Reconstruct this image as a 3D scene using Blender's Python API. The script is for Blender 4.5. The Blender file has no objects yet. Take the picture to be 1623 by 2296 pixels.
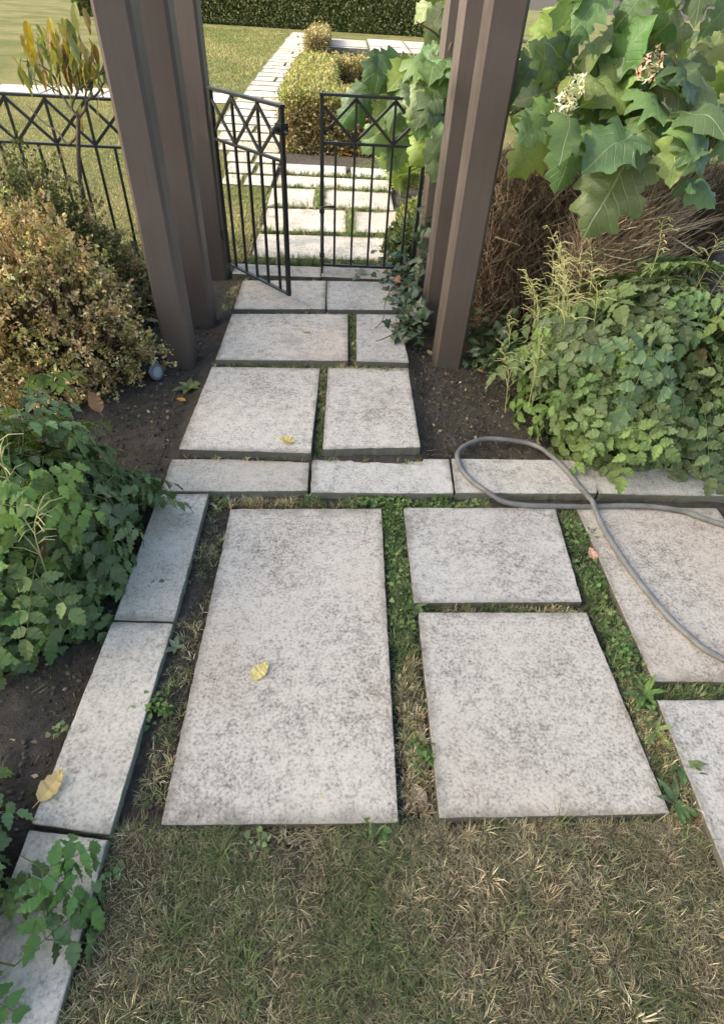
import bpy, math
import numpy as np
from mathutils import Matrix, Vector

rng = np.random.default_rng(11)
scn = bpy.context.scene
col = scn.collection
R = math.radians

# ------------------------------------------------------------------ camera
CAM_H = 1.6
FPX, PW, PH = 1260.0, 1623.0, 2296.0          # focal length in pixels of a 1623 x 2296 view of the photo
CM = np.array([[0.9986, -0.0225, 0.0488], [-0.0196, 0.6936, 0.7201], [0.0501, 0.72, -0.6921]])   # right, up, forward
u_, _, v_ = np.linalg.svd(CM); CM = u_ @ v_
cam_d = bpy.data.cameras.new('camera'); cam = bpy.data.objects.new('camera', cam_d); col.objects.link(cam)
cam_d.sensor_fit = 'HORIZONTAL'; cam_d.sensor_width = 36.0; cam_d.lens = 36.0 * FPX / PW
cam_d.clip_start = 0.05; cam_d.clip_end = 600
mw = Matrix.Identity(4)
for i in range(3):
    mw[i][0] = CM[0][i]; mw[i][1] = CM[1][i]; mw[i][2] = -CM[2][i]
mw[2][3] = CAM_H
cam.matrix_world = mw
scn.camera = cam

# ------------------------------------------------------------------ sky, sun, exposure
SUN = np.array([-0.82, -0.16, 0.52]); SUN /= np.linalg.norm(SUN)      # towards the sun
w = bpy.data.worlds.new('World'); scn.world = w; w.use_nodes = True
nt = w.node_tree; bg = nt.nodes['Background']
sky = nt.nodes.new('ShaderNodeTexSky'); sky.sky_type = 'NISHITA'; sky.sun_disc = False
sky.sun_elevation = math.asin(SUN[2]); sky.sun_rotation = math.atan2(SUN[0], SUN[1])
sky.dust_density = 4.0; sky.ozone_density = 0.6; sky.air_density = 1.0
nt.links.new(sky.outputs[0], bg.inputs[0]); bg.inputs[1].default_value = 0.15
sl = bpy.data.lights.new('sun', 'SUN'); sl.energy = 2.0; sl.angle = R(0.55); sl.color = (1.0, 0.95, 0.86)
so = bpy.data.objects.new('sun', sl); col.objects.link(so)
so.rotation_euler = Vector(SUN).to_track_quat('Z', 'Y').to_euler(); so.location = (-6, -4, 9)
vs = scn.view_settings; vs.view_transform = 'Standard'; vs.look = 'None'; vs.gamma = 1.0; vs.use_curve_mapping = False
vs.exposure = 1.62
vs.use_white_balance = True; vs.white_balance_temperature = 6750; vs.white_balance_tint = 4
scn.render.resolution_x = 723; scn.render.resolution_y = 1024


def ray(px, py):
    return CM.T @ np.array([(px - PW / 2) / FPX, -(py - PH / 2) / FPX, 1.0])


def at(px, py, z=0.0):                      # photo pixel -> point on the level z
    d = ray(px, py); t = (z - CAM_H) / d[2]; return np.array([t * d[0], t * d[1], z])


def atY(px, py, Y):                         # photo pixel -> point on the upright plane Y
    d = ray(px, py); t = Y / d[1]; return np.array([t * d[0], Y, CAM_H + t * d[2]])


# ------------------------------------------------------------------ mesh helpers
def mk_mesh(name, V, tris=None, quads=None, cols=None, smooth=False):
    V = np.asarray(V, np.float32).reshape(-1, 3)
    me = bpy.data.meshes.new(name)
    nT = 0 if tris is None else len(tris); nQ = 0 if quads is None else len(quads)
    me.vertices.add(len(V)); me.vertices.foreach_set('co', V.ravel())
    me.loops.add(nT * 3 + nQ * 4); me.polygons.add(nT + nQ)
    li = []
    if nT: li.append(np.asarray(tris, np.int32).ravel())
    if nQ: li.append(np.asarray(quads, np.int32).ravel())
    me.loops.foreach_set('vertex_index', np.concatenate(li))
    st = np.concatenate([np.arange(nT) * 3, nT * 3 + np.arange(nQ) * 4]).astype(np.int32)
    me.polygons.foreach_set('loop_start', st)
    if smooth: me.polygons.foreach_set('use_smooth', np.ones(nT + nQ, bool))
    me.update(calc_edges=True)
    if cols is not None:
        a = me.color_attributes.new('col', 'FLOAT_COLOR', 'POINT')
        c4 = np.ones((len(V), 4), np.float32); c4[:, :3] = cols; a.data.foreach_set('color', c4.ravel())
    me.validate()
    return me


class MB:
    """collects simple shapes into one mesh"""
    def __init__(s): s.v = []; s.f = []; s.n = 0

    def add(s, V, F):
        s.v += [tuple(p) for p in V]; s.f += [tuple(i + s.n for i in f) for f in F]; s.n += len(V)

    def box(s, lo, hi):
        x0, y0, z0 = lo; x1, y1, z1 = hi
        s.add([(x0, y0, z0), (x1, y0, z0), (x1, y1, z0), (x0, y1, z0), (x0, y0, z1), (x1, y0, z1), (x1, y1, z1), (x0, y1, z1)],
              [(3, 2, 1, 0), (4, 5, 6, 7), (0, 1, 5, 4), (1, 2, 6, 5), (2, 3, 7, 6), (3, 0, 4, 7)])

    def bar(s, p, q, wx, wy, side=(0, 1, 0), ch=0.12):
        """bar with chamfered rectangular section from p to q"""
        p = np.array(p, float); q = np.array(q, float); d = (q - p) / np.linalg.norm(q - p)
        b = np.array(side, float); b -= d * (b @ d); b /= np.linalg.norm(b); a = np.cross(b, d)
        c = ch * min(wx, wy); x, y = wx / 2, wy / 2
        sec = [(-x + c, -y), (x - c, -y), (x, -y + c), (x, y - c), (x - c, y), (-x + c, y), (-x, y - c), (-x, -y + c)]
        V = [p + a * i + b * j for i, j in sec] + [q + a * i + b * j for i, j in sec]
        F = [tuple(range(7, -1, -1)), tuple(range(8, 16))] + [(i, (i + 1) % 8, 8 + (i + 1) % 8, 8 + i) for i in range(8)]
        s.add(V, F)

    def tube(s, P, rad, n=7, cap=True):
        P = [np.array(p, float) for p in P]; m = len(P)
        if np.isscalar(rad): rad = [rad] * m
        up = np.array([0.13, 0.21, 1.0]); V = []
        for i, p in enumerate(P):
            d = P[min(i + 1, m - 1)] - P[max(i - 1, 0)]; d = d / (np.linalg.norm(d) + 1e-9)
            a = np.cross(d, up)
            if np.linalg.norm(a) < 0.05: a = np.cross(d, (1, 0, 0.3))
            a /= np.linalg.norm(a); b = np.cross(d, a); up = np.cross(a, d)
            V += [p + rad[i] * (a * math.cos(2 * math.pi * k / n) + b * math.sin(2 * math.pi * k / n)) for k in range(n)]
        F = [(i * n + k, (i + 1) * n + k, (i + 1) * n + (k + 1) % n, i * n + (k + 1) % n) for i in range(m - 1) for k in range(n)]
        if cap: F += [tuple(range(n)), tuple((m - 1) * n + k for k in range(n - 1, -1, -1))]
        s.add(V, F)

    def mesh(s, name, smooth=False, colour=None):
        me = bpy.data.meshes.new(name); me.from_pydata(s.v, [], s.f)
        if smooth: me.polygons.foreach_set('use_smooth', np.ones(len(me.polygons), bool))
        if colour is not None:
            a = me.color_attributes.new('col', 'FLOAT_COLOR', 'POINT')
            a.data.foreach_set('color', np.tile(np.array([*colour, 1.0], np.float32), len(s.v)))
        me.update(); return me


def obj(name, me, mat=None, parent=None, loc=None, mtx=None):
    o = bpy.data.objects.new(name, me); col.objects.link(o)
    if mat is not None and me is not None and not me.materials: me.materials.append(mat)
    if parent is not None: o.parent = parent
    if loc is not None: o.location = loc
    if mtx is not None: o.matrix_basis = mtx
    return o


def tag(o, label=None, cat=None, group=None, kind=None):
    if label: o['label'] = label
    if cat: o['category'] = cat
    if group: o['group'] = group
    if kind: o['kind'] = kind
    return o


def thing(name, label, cat, loc=(0, 0, 0), rz=0.0, group=None):
    o = bpy.data.objects.new(name, None); col.objects.link(o); o.empty_display_size = 0.1
    o.location = loc; o.rotation_euler = (0, 0, rz)
    return tag(o, label, cat, group)


def part_w(name, me, mat, parent, kind=None):
    """part whose mesh is given in world coordinates, under an unrotated thing"""
    o = obj(name, me, mat, parent); o.location = -Vector(parent.location)
    if kind: o['kind'] = kind
    return o


def smooth_path(P, k=8):
    P = np.array(P, float); Q = np.vstack([2 * P[0] - P[1], P, 2 * P[-1] - P[-2]]); out = []
    for i in range(1, len(Q) - 2):
        for t in np.arange(k) / k:
            a, b, c, d = Q[i - 1], Q[i], Q[i + 1], Q[i + 2]
            out.append(.5 * (2 * b + (c - a) * t + (2 * a - 5 * b + 4 * c - d) * t * t + (3 * b - a - 3 * c + d) * t ** 3))
    out.append(P[-1]); return np.array(out)


def scatter(name, tv, tf, pos, X, Y, Z, cols, sx=None):
    """one mesh of many copies of a small template; X Y Z are scaled axes (N,3)"""
    tv = np.asarray(tv, np.float32); tf = np.asarray(tf, np.int32); n = len(pos); k = len(tv)
    V = pos[:, None, :] + tv[None, :, 0, None] * X[:, None, :] + tv[None, :, 1, None] * Y[:, None, :] + tv[None, :, 2, None] * Z[:, None, :]
    F = (tf[None] + (np.arange(n) * k)[:, None, None]).reshape(-1, tf.shape[1])
    C = np.repeat(cols, k, axis=0)
    return mk_mesh(name, V.reshape(-1, 3), tris=F if tf.shape[1] == 3 else None, quads=F if tf.shape[1] == 4 else None, cols=C)


def nrm(a): return a / (np.linalg.norm(a, axis=-1, keepdims=True) + 1e-9)


def pick(cols, n, wts=None, jit=0.18):
    cols = np.array(cols, float); p = None if wts is None else np.array(wts) / np.sum(wts)
    c = cols[rng.choice(len(cols), n, p=p)]
    return np.clip(c * (1 + jit * rng.standard_normal((n, 1))) * (1 + .05 * rng.standard_normal((n, 3))), 0.004, 0.9)


_ph = rng.uniform(0, 6.28, (3, 24)); _fr = rng.standard_normal((2, 24)); _am = np.ones(24)


def sn(x, y, s=1.0, o=0):
    """cheap smooth noise about -1..1"""
    r = 0
    for i in range(o, o + 8):
        r = r + np.sin((x * _fr[0, i % 24] + y * _fr[1, i % 24]) * s * 2.2 + _ph[0, i % 24])
    return r / 4.0


# ------------------------------------------------------------------ materials
class NT:
    def __init__(s, name):
        s.m = bpy.data.materials.new(name); s.m.use_nodes = True; s.t = s.m.node_tree; s.t.nodes.clear()
        s.out = s.n('ShaderNodeOutputMaterial')

    def n(s, typ, **kw):
        nd = s.t.nodes.new(typ)
        for k, v in kw.items():
            if k.startswith('i_'):
                key = k[2:]; key = int(key) if key.isdigit() else key.replace('_', ' ')
                s.set(nd.inputs[key], v)
            else: setattr(nd, k, v)
        return nd

    def set(s, inp, v):
        if hasattr(v, 'is_output') or isinstance(v, bpy.types.NodeSocket): s.t.links.new(v, inp)
        elif isinstance(v, tuple) and len(v) == 3 and inp.type == 'RGBA': inp.default_value = (*v, 1)
        else: inp.default_value = v

    def noise(s, vec, scale, detail=4, rough=.6, dist=0.0):
        nd = s.n('ShaderNodeTexNoise', i_Scale=scale, i_Detail=detail, i_Roughness=rough, i_Distortion=dist)
        if vec is not None: s.set(nd.inputs['Vector'], vec)
        return nd.outputs['Fac']

    def ramp(s, fac, stops):
        nd = s.n('ShaderNodeValToRGB'); e = nd.color_ramp.elements
        while len(e) < len(stops): e.new(0.5)
        for k, (p, c) in enumerate(stops):
            e[k].position = p; e[k].color = (*c, 1) if len(c) == 3 else c
        s.set(nd.inputs[0], fac); return nd.outputs[0]

    def mix(s, fac, a, b, mode='MIX'):
        nd = s.n('ShaderNodeMix', data_type='RGBA', blend_type=mode)
        s.set(nd.inputs[0], fac); s.set(nd.inputs[6], a); s.set(nd.inputs[7], b); return nd.outputs[2]

    def math(s, op, a, b=0.0, c=0.0, clamp=False):
        nd = s.n('ShaderNodeMath', operation=op, use_clamp=clamp); s.set(nd.inputs[0], a); s.set(nd.inputs[1], b); s.set(nd.inputs[2], c); return nd.outputs[0]

    def bump(s, h, strength=.3, dist=.01):
        return s.n('ShaderNodeBump', i_Strength=strength, i_Distance=dist, i_Height=h).outputs[0]

    def pbsdf(s, colr, rough=.8, normal=None, spec=.3, metal=0.0):
        nd = s.n('ShaderNodeBsdfPrincipled'); s.set(nd.inputs['Base Color'], colr); s.set(nd.inputs['Roughness'], rough)
        s.set(nd.inputs['Specular IOR Level'], spec); s.set(nd.inputs['Metallic'], metal)
        if normal is not None: s.set(nd.inputs['Normal'], normal)
        return nd.outputs[0]

    def done(s, sh):
        s.t.links.new(sh, s.out.inputs[0]); return s.m


BW = lambda v: (v, v, v)


def m_stone(name, light, mid, dark, side, speck=1.0, warm=(.50, .40, .33)):
    t = NT(name)
    co = t.n('ShaderNodeTexCoord').outputs['Object']
    rnd = t.n('ShaderNodeObjectInfo').outputs['Random']
    off = t.n('ShaderNodeCombineXYZ', i_0=t.math('MULTIPLY', rnd, 37.0), i_1=t.math('MULTIPLY', rnd, 91.0), i_2=t.math('MULTIPLY', rnd, 13.0)).outputs[0]
    vec = t.n('ShaderNodeVectorMath', operation='ADD', i_0=co, i_1=off).outputs[0]
    big = t.noise(vec, 4.2, 3, .6); medn = t.noise(vec, 26, 5, .7, .3); fine = t.noise(vec, 105, 3, .65); vfine = t.noise(vec, 260, 2, .6)
    warmn = t.noise(vec, 1.9, 2, .5)
    s1 = t.math('ADD', t.math('MULTIPLY', medn, .42), t.math('MULTIPLY', fine, .58))
    s1 = t.math('ADD', s1, t.math('MULTIPLY', t.math('SUBTRACT', big, .5), .24))
    base = t.ramp(s1, [(.35, dark), (.455, mid), (.53, light), (.68, tuple(min(.9, c * 1.16) for c in light))])
    base = t.mix(t.ramp(warmn, [(.5, BW(0)), (.72, BW(.32))]), base, warm)
    tone = t.n('ShaderNodeHueSaturation', i_Hue=.5, i_Saturation=t.math('ADD', .75, t.math('MULTIPLY', t.math('FRACT', t.math('MULTIPLY', rnd, 5.7)), .7)), i_Value=t.math('ADD', .87, t.math('MULTIPLY', t.math('FRACT', t.math('MULTIPLY', rnd, 9.1)), .22)), i_Color=base)
    base = tone.outputs[0]
    stain = t.noise(vec, 6.5, 5, .7, .6)
    base = t.mix(t.math('MULTIPLY', t.ramp(stain, [(.52, BW(0)), (.68, BW(.6))]), t.math('FRACT', t.math('MULTIPLY', rnd, 13.3))), base, (.20, .185, .165))
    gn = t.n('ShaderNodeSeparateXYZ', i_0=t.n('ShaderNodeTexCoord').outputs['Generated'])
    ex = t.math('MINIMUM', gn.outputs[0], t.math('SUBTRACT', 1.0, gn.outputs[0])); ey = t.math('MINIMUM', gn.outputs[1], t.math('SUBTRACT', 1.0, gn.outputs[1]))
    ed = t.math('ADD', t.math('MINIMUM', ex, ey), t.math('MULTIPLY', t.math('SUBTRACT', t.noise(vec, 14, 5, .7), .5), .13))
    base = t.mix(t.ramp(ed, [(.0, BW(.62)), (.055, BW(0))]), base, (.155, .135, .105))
    # dark pits and lichen specks
    vor = t.n('ShaderNodeTexVoronoi', i_Scale=62.0, i_Randomness=1.0, i_Vector=vec)
    gate_ = t.noise(vec, 9, 3, .6)
    pit = t.math('MULTIPLY', t.ramp(vor.outputs['Distance'], [(.12, BW(1)), (.3, BW(0))]), t.ramp(gate_, [(.42, BW(0)), (.66, BW(.6 * speck))]))
    base = t.mix(pit, base, tuple(c * .55 for c in dark))
    # algae plus painted-in shade on the cut sides
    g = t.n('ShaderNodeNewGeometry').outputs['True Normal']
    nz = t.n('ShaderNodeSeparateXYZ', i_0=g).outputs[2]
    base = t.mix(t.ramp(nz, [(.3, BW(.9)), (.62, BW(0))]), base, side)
    h = t.math('ADD', t.math('MULTIPLY', medn, 1.0), t.math('ADD', t.math('MULTIPLY', fine, .7), t.math('MULTIPLY', vfine, .25)))
    h = t.math('SUBTRACT', h, t.math('MULTIPLY', pit, .5))
    return t.done(t.pbsdf(base, .88, t.bump(h, .55, .006), .25))


M = {}
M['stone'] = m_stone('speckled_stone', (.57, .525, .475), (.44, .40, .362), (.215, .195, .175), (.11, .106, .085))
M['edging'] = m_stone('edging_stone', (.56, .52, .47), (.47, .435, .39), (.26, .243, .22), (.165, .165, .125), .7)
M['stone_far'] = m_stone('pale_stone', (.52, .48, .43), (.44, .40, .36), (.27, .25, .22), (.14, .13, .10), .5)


def m_ground():
    t = NT('garden_soil'); co = t.n('ShaderNodeTexCoord').outputs['Object']
    a = t.noise(co, 2.3, 5, .6); b = t.noise(co, 26, 6, .7); c = t.noise(co, 150, 4, .7); moss = t.noise(co, 5.5, 4, .65)
    base = t.ramp(b, [(.3, (.042, .035, .029)), (.55, (.088, .074, .062)), (.75, (.145, .125, .108))])
    base = t.mix(t.ramp(a, [(.45, BW(0)), (.7, BW(.5))]), base, (.14, .122, .106))
    base = t.mix(t.ramp(moss, [(.52, BW(0)), (.68, BW(.45))]), base, (.055, .062, .028))
    crumbs = t.n('ShaderNodeTexVoronoi', i_Scale=95.0, i_Vector=co)
    base = t.mix(t.ramp(crumbs.outputs['Distance'], [(.05, BW(.6)), (.22, BW(0))]), base, (.16, .14, .12))
    h = t.math('ADD', b, t.math('MULTIPLY', c, .6))
    return t.done(t.pbsdf(base, .95, t.bump(h, .9, .02), .15))


def m_lawn(name, dry, green, soil, sc=1.0):
    t = NT(name); co = t.n('ShaderNodeTexCoord').outputs['Object']
    a = t.noise(co, 1.1 * sc, 4, .6); b = t.noise(co, 60, 5, .75); c = t.noise(co, 7, 4, .6)
    base = t.ramp(b, [(.32, soil), (.5, dry), (.7, tuple(v * 1.4 for v in dry))])
    base = t.mix(t.ramp(a, [(.38, BW(0)), (.62, BW(.85))]), base, t.ramp(b, [(.3, tuple(v * .5 for v in green)), (.7, tuple(v * 1.3 for v in green))]))
    base = t.mix(t.ramp(c, [(.55, BW(0)), (.75, BW(.35))]), base, soil)
    return t.done(t.pbsdf(base, .95, t.bump(b, 1.0, .03), .1))


def m_col(name, rough=.6, transl=0.3, spec=.35, bumpscale=0, veins=None, objvar=0.0):
    """leaf or blade material: colour from the mesh's own colour layer"""
    t = NT(name); c = t.n('ShaderNodeVertexColor', layer_name='col').outputs[0]; nm = None
    co = t.n('ShaderNodeTexCoord').outputs['Object']
    if objvar:
        r = t.n('ShaderNodeObjectInfo').outputs['Random']
        hs = t.n('ShaderNodeHueSaturation', i_Hue=t.math('ADD', .5, t.math('MULTIPLY', t.math('SUBTRACT', r, .5), .045 * objvar)),
                 i_Saturation=t.math('ADD', 1.0, t.math('MULTIPLY', t.math('SUBTRACT', t.math('FRACT', t.math('MULTIPLY', r, 7.3)), .5), .4 * objvar)),
                 i_Value=t.math('ADD', .75, t.math('MULTIPLY', t.math('FRACT', t.math('MULTIPLY', r, 3.7)), .55 * objvar)), i_Color=c)
        c = hs.outputs[0]
    if veins:
        sx = t.n('ShaderNodeSeparateXYZ', i_0=co)
        ax = t.math('ABSOLUTE', sx.outputs[0]); y = sx.outputs[1]
        mid = t.ramp(t.math('DIVIDE', ax, veins['w']), [(0.4, BW(1)), (1.0, BW(0))])
        ph = t.math('FRACT', t.math('MULTIPLY', t.math('SUBTRACT', y, t.math('MULTIPLY', ax, veins['k'])), veins['n']))
        lat = t.ramp(t.math('ABSOLUTE', t.math('SUBTRACT', ph, .5)), [(.015, BW(.75)), (.075, BW(0))])
        v = t.math('MAXIMUM', mid, lat)
        mott = t.noise(co, 24, 4, .6)
        c = t.mix(t.math('MULTIPLY', t.math('MAXIMUM', t.math('MULTIPLY', mid, .6), t.math('MULTIPLY', lat, .26)), 1.0), c, veins['c'])
        c = t.mix(t.ramp(mott, [(.4, BW(0)), (.75, BW(.35))]), c, t.mix(.5, c, (.02, .03, .01)))
        rr_ = t.n('ShaderNodeObjectInfo').outputs['Random']; sv = t.n('ShaderNodeVectorMath', operation='ADD', i_0=co, i_1=t.n('ShaderNodeCombineXYZ', i_0=t.math('MULTIPLY', rr_, 31.0), i_1=t.math('MULTIPLY', rr_, 17.0), i_2=0.0).outputs[0]).outputs[0]
        c = t.mix(t.ramp(t.noise(sv, 5.5, 5, .75), [(.64, BW(0)), (.70, BW(.75))]), c, (.20, .13, .06))
        nm = t.bump(t.math('SUBTRACT', t.math('MULTIPLY', t.noise(co, 38, 3, .6), .6), t.math('MULTIPLY', v, .8)), .5, .006)
    elif bumpscale:
        nm = t.bump(t.noise(co, bumpscale, 3, .6), .4, .004)
    p = t.pbsdf(c, rough, nm, spec)
    if transl:
        tr = t.n('ShaderNodeBsdfTranslucent'); t.set(tr.inputs[0], t.mix(1.0, c, (1.0, 1.05, .45), 'MULTIPLY'))
        t.set(tr.inputs[0], t.n('ShaderNodeHueSaturation', i_Value=1.5, i_Color=t.mix(1.0, c, (1.0, 1.0, .5), 'MULTIPLY')).outputs[0])
        ms = t.n('ShaderNodeMixShader'); ms.inputs[0].default_value = transl
        t.t.links.new(p, ms.inputs[1]); t.t.links.new(tr.outputs[0], ms.inputs[2]); p = ms.outputs[0]
    return t.done(p)


def m_wood():
    t = NT('brown_stained_timber'); co = t.n('ShaderNodeTexCoord').outputs['Object']
    mp = t.n('ShaderNodeMapping', i_Vector=co, i_Scale=(38., 38., 1.6)).outputs[0]
    g = t.noise(mp, 2.0, 6, .65, .8); big = t.noise(co, 4, 3, .6); fine = t.noise(co, 260, 3, .6)
    c = t.ramp(g, [(.3, (.096, .074, .064)), (.55, (.107, .083, .072)), (.8, (.118, .093, .081))])
    c = t.mix(t.ramp(big, [(.42, BW(0)), (.7, BW(.5))]), c, (.122, .099, .088))
    chips = t.noise(mp, 5.0, 4, .8)
    oz = t.n('ShaderNodeSeparateXYZ', i_0=co).outputs[2]
    foot = t.math('ADD', oz, t.math('MULTIPLY', t.noise(co, 22, 5, .7), .22))
    c = t.mix(t.ramp(foot, [(.14, BW(.75)), (.32, BW(0))]), c, (.10, .088, .075))
    scuff = t.noise(t.n('ShaderNodeMapping', i_Vector=co, i_Scale=(14., 14., 3.)).outputs[0], 4.0, 6, .75)
    c = t.mix(t.ramp(scuff, [(.60, BW(0)), (.72, BW(.28))]), c, (.19, .165, .15))
    c = t.mix(t.ramp(chips, [(.74, BW(0)), (.80, BW(.3))]), c, (.2, .18, .165))
    return t.done(t.pbsdf(c, t.ramp(big, [(.3, BW(.42)), (.7, BW(.6))]), t.bump(t.math('ADD', g, t.math('MULTIPLY', fine, .6)), .3, .003), .4))


def m_plain(name, c1, c2, scale, rough, spec=.4, metal=0.0, bs=.2, bd=.002):
    t = NT(name); co = t.n('ShaderNodeTexCoord').outputs['Object']
    a = t.noise(co, scale, 4, .6); b = t.noise(co, scale * 6, 3, .6)
    c = t.ramp(t.math('ADD', t.math('MULTIPLY', a, .7), t.math('MULTIPLY', b, .3)), [(.35, c1), (.65, c2)])
    return t.done(t.pbsdf(c, rough, t.bump(b, bs, bd), spec, metal))


M['soil'] = m_ground()
M['lawn_near'] = m_lawn('dry_turf', (.135, .115, .072), (.075, .085, .04), (.05, .042, .033), 2.2)
M['lawn_far'] = m_lawn('summer_lawn', (.24, .21, .095), (.13, .15, .045), (.13, .105, .06), .8)
M['blade'] = m_col('grass_blade', .7, .25, .2)
M['leaf'] = m_col('leaflet', .55, .28, .35, bumpscale=60, objvar=1.0)
M['small_leaf'] = m_col('box_leaf', .6, .25, .3)
M['hyd'] = m_col('hydrangea_leaf', .42, .36, .5, veins=dict(w=.016, k=.75, n=6.0, c=(.30, .37, .20)), objvar=.9)
M['ivy'] = m_col('ivy_leaf', .35, .1, .5, objvar=1.0)
M['dry_leaf'] = m_col('fallen_leaf', .7, .2, .2, bumpscale=40)
M['twig'] = m_col('twig', .85, 0, .2)
M['wood'] = m_wood()
M['iron'] = m_plain('black_painted_iron', (.010, .011, .011), (.020, .022, .021), 60, .38, .5, 0, .25, .001)
M['hose'] = m_plain('grey_rubber_hose', (.12, .118, .112), (.20, .20, .20), 14, .45, .4, 0, .2, .001)
M['bark'] = m_plain('grey_bark', (.09, .07, .05), (.18, .15, .115), 35, .9, .2, 0, .7, .006)
M['rock'] = m_plain('grey_rock', (.10, .115, .13), (.20, .21, .22), 8, .85, .3, 0, .6, .02)
M['lamp_metal'] = m_plain('lamp_housing', (.022, .022, .024), (.045, .045, .048), 40, .45, .5)
M['lamp_rim'] = m_plain('lamp_rim', (.13, .15, .17), (.20, .22, .25), 30, .4, .5)
M['lens'] = m_plain('lamp_lens', (.30, .34, .36), (.50, .53, .55), 20, .12, .6)
M['flower'] = m_col('hydrangea_flower', .6, .3, .2)
M['bolt'] = m_plain('dull_steel', (.16, .16, .155), (.30, .30, .29), 60, .4, .5, .7)


# ------------------------------------------------------------------ ground
def g_height(x, y):
    base = np.interp(y, [1.70, 2.0, 2.4, 2.7, 3.3, 3.8], [-.034, .018, .036, .050, .066, .068])
    out = np.clip(np.maximum((-.66 - x) / .08, (x - .40) / .08), 0, 1); base = base - .048 * out * np.clip((y - 1.75) / .25, 0, 1) * np.clip((4.2 - y) / .5, 0, 1)
    bed = .5 * np.clip((-.78 - x) / .25, 0, 1) * np.clip((1.9 - y) / .3, 0, 1)
    fade = np.clip((9 - np.hypot(x, y)) / 4, 0, 1)
    return base + .03 * bed + fade * np.where((out < .5) & (y > 1.8), .35, 1.0) * (.006 * sn(x, y, 4.5) + .004 * sn(x, y, 13, 7) + .002 * sn(x, y, 33, 3))


def axis(fine0, fine1, step, lo, hi):
    a = np.arange(fine0, fine1 + 1e-6, step)
    l = fine0 - np.geomspace(step * 2, fine0 - lo, 18)[::-1]; h = fine1 + np.geomspace(step * 2, hi - fine1, 18)
    return np.concatenate([l, a, h])


def sheet(name, xs, ys, dz, mat, kind='structure'):
    X, Y = np.meshgrid(xs, ys); Z = g_height(X, Y) + dz
    V = np.stack([X, Y, Z], -1).reshape(-1, 3); nx, ny = len(xs), len(ys)
    i = (np.arange(ny - 1)[:, None] * nx + np.arange(nx - 1)[None]).ravel()
    o = obj(name, mk_mesh(name, V, quads=np.stack([i, i + 1, i + nx + 1, i + nx], 1), smooth=True), mat); o['kind'] = kind
    return o


sheet('ground', axis(-2.6, 2.6, .03, -150, 150), axis(-.6, 4.6, .03, -150, 150), 0, M['soil'])
sheet('lawn', np.arange(-.545, 2.61, .04), np.arange(-2.2, .47, .04), .012, M['lawn_near'])
sheet('lawn', np.concatenate([np.geomspace(60, 3.2, 14) * -1, np.arange(-3.0, -.60, .08)]), np.concatenate([np.arange(4.12, 12.2, .1), np.geomspace(12.5, 60, 18)]), .012, M['lawn_far'])
sheet('lawn', np.concatenate([np.arange(-.60, 2.4, .1), np.geomspace(2.5, 60, 14)]), np.concatenate([np.arange(8.0, 12.2, .1), np.geomspace(12.5, 60, 18)]), .012, M['lawn_far'])


# ------------------------------------------------------------------ paving
def slab_mesh(name, corners, thick=.062, jit=.0013):
    """corners: four top corners anticlockwise (world); returns mesh about its centre, and the centre"""
    C = np.array(corners, float); cen = C.mean(0); C = C - cen; loop = []
    for k in range(4):
        a, b = C[k], C[(k + 1) % 4]; L = np.linalg.norm(b - a); n = max(6, int(L / .02))
        nrm2 = np.array([(b - a)[1], -(b - a)[0], 0]) / L
        w_ = np.cumsum(rng.standard_normal(n + 1)) ; w_ -= np.linspace(w_[0], w_[-1], n + 1); w_ = w_ / (np.abs(w_).max() + 1e-6)
        chip = 0
        for i in range(n):
            p = a + (b - a) * i / n
            e = w_[i] * jit * .8 + rng.standard_normal() * jit * .35
            if chip > 0: e -= .0028 * rng.random() + .0006; chip -= 1
            elif rng.random() < .02: chip = rng.integers(1, 4)
            if i == 0: p = p * (1 - .0012 / np.linalg.norm(p)); e = 0
            loop.append(p + nrm2 * e)
    L = np.array(loop); n = len(L); dirn = L / np.linalg.norm(L, axis=1, keepdims=True)
    rings = [L * [1, 1, 0] + [0, 0, -thick] + rng.normal(0, .002, (n, 3)), L + [0, 0, -.012] + dirn * rng.normal(.0, .0012, (n, 1)),
             L + [0, 0, -.0022], L - dirn * (.0020 + rng.random((n, 1)) * .0012)]
    for r_ in rings[2:]: r_[:, 2] += 0
    V = np.vstack(rings); F = []
    for r_ in range(3):
        F += [(r_ * n + i, r_ * n + (i + 1) % n, (r_ + 1) * n + (i + 1) % n, (r_ + 1) * n + i) for i in range(n)]
    F.append(tuple(3 * n + i for i in range(n)))
    me = bpy.data.meshes.new(name); me.from_pydata(V.tolist(), [], F); me.update()
    return me, cen


def structure_empty(name):
    o = bpy.data.objects.new(name, None); col.objects.link(o); o.empty_display_size = .1; o['kind'] = 'structure'; return o


def slab(parent, corners, name='paving_slab', mat='stone', tilt=.0025, thick=.062):
    C = np.array(corners, float)
    a = C[1] - C[0]; b = C[3] - C[0]
    if a[0] * b[1] - a[1] * b[0] < 0: C = C[::-1]
    me, cen = slab_mesh(name, C, thick)
    o = obj(name, me, M[mat], parent, cen); o.rotation_euler = (rng.normal(0, tilt), rng.normal(0, tilt), 0); return o


def rect(x0, y0, x1, y1, z): return [(x0, y0, z), (x1, y0, z), (x1, y1, z), (x0, y1, z)]


def pxq(z, *pts): return [at(a, b, z) for a, b in pts]


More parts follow.
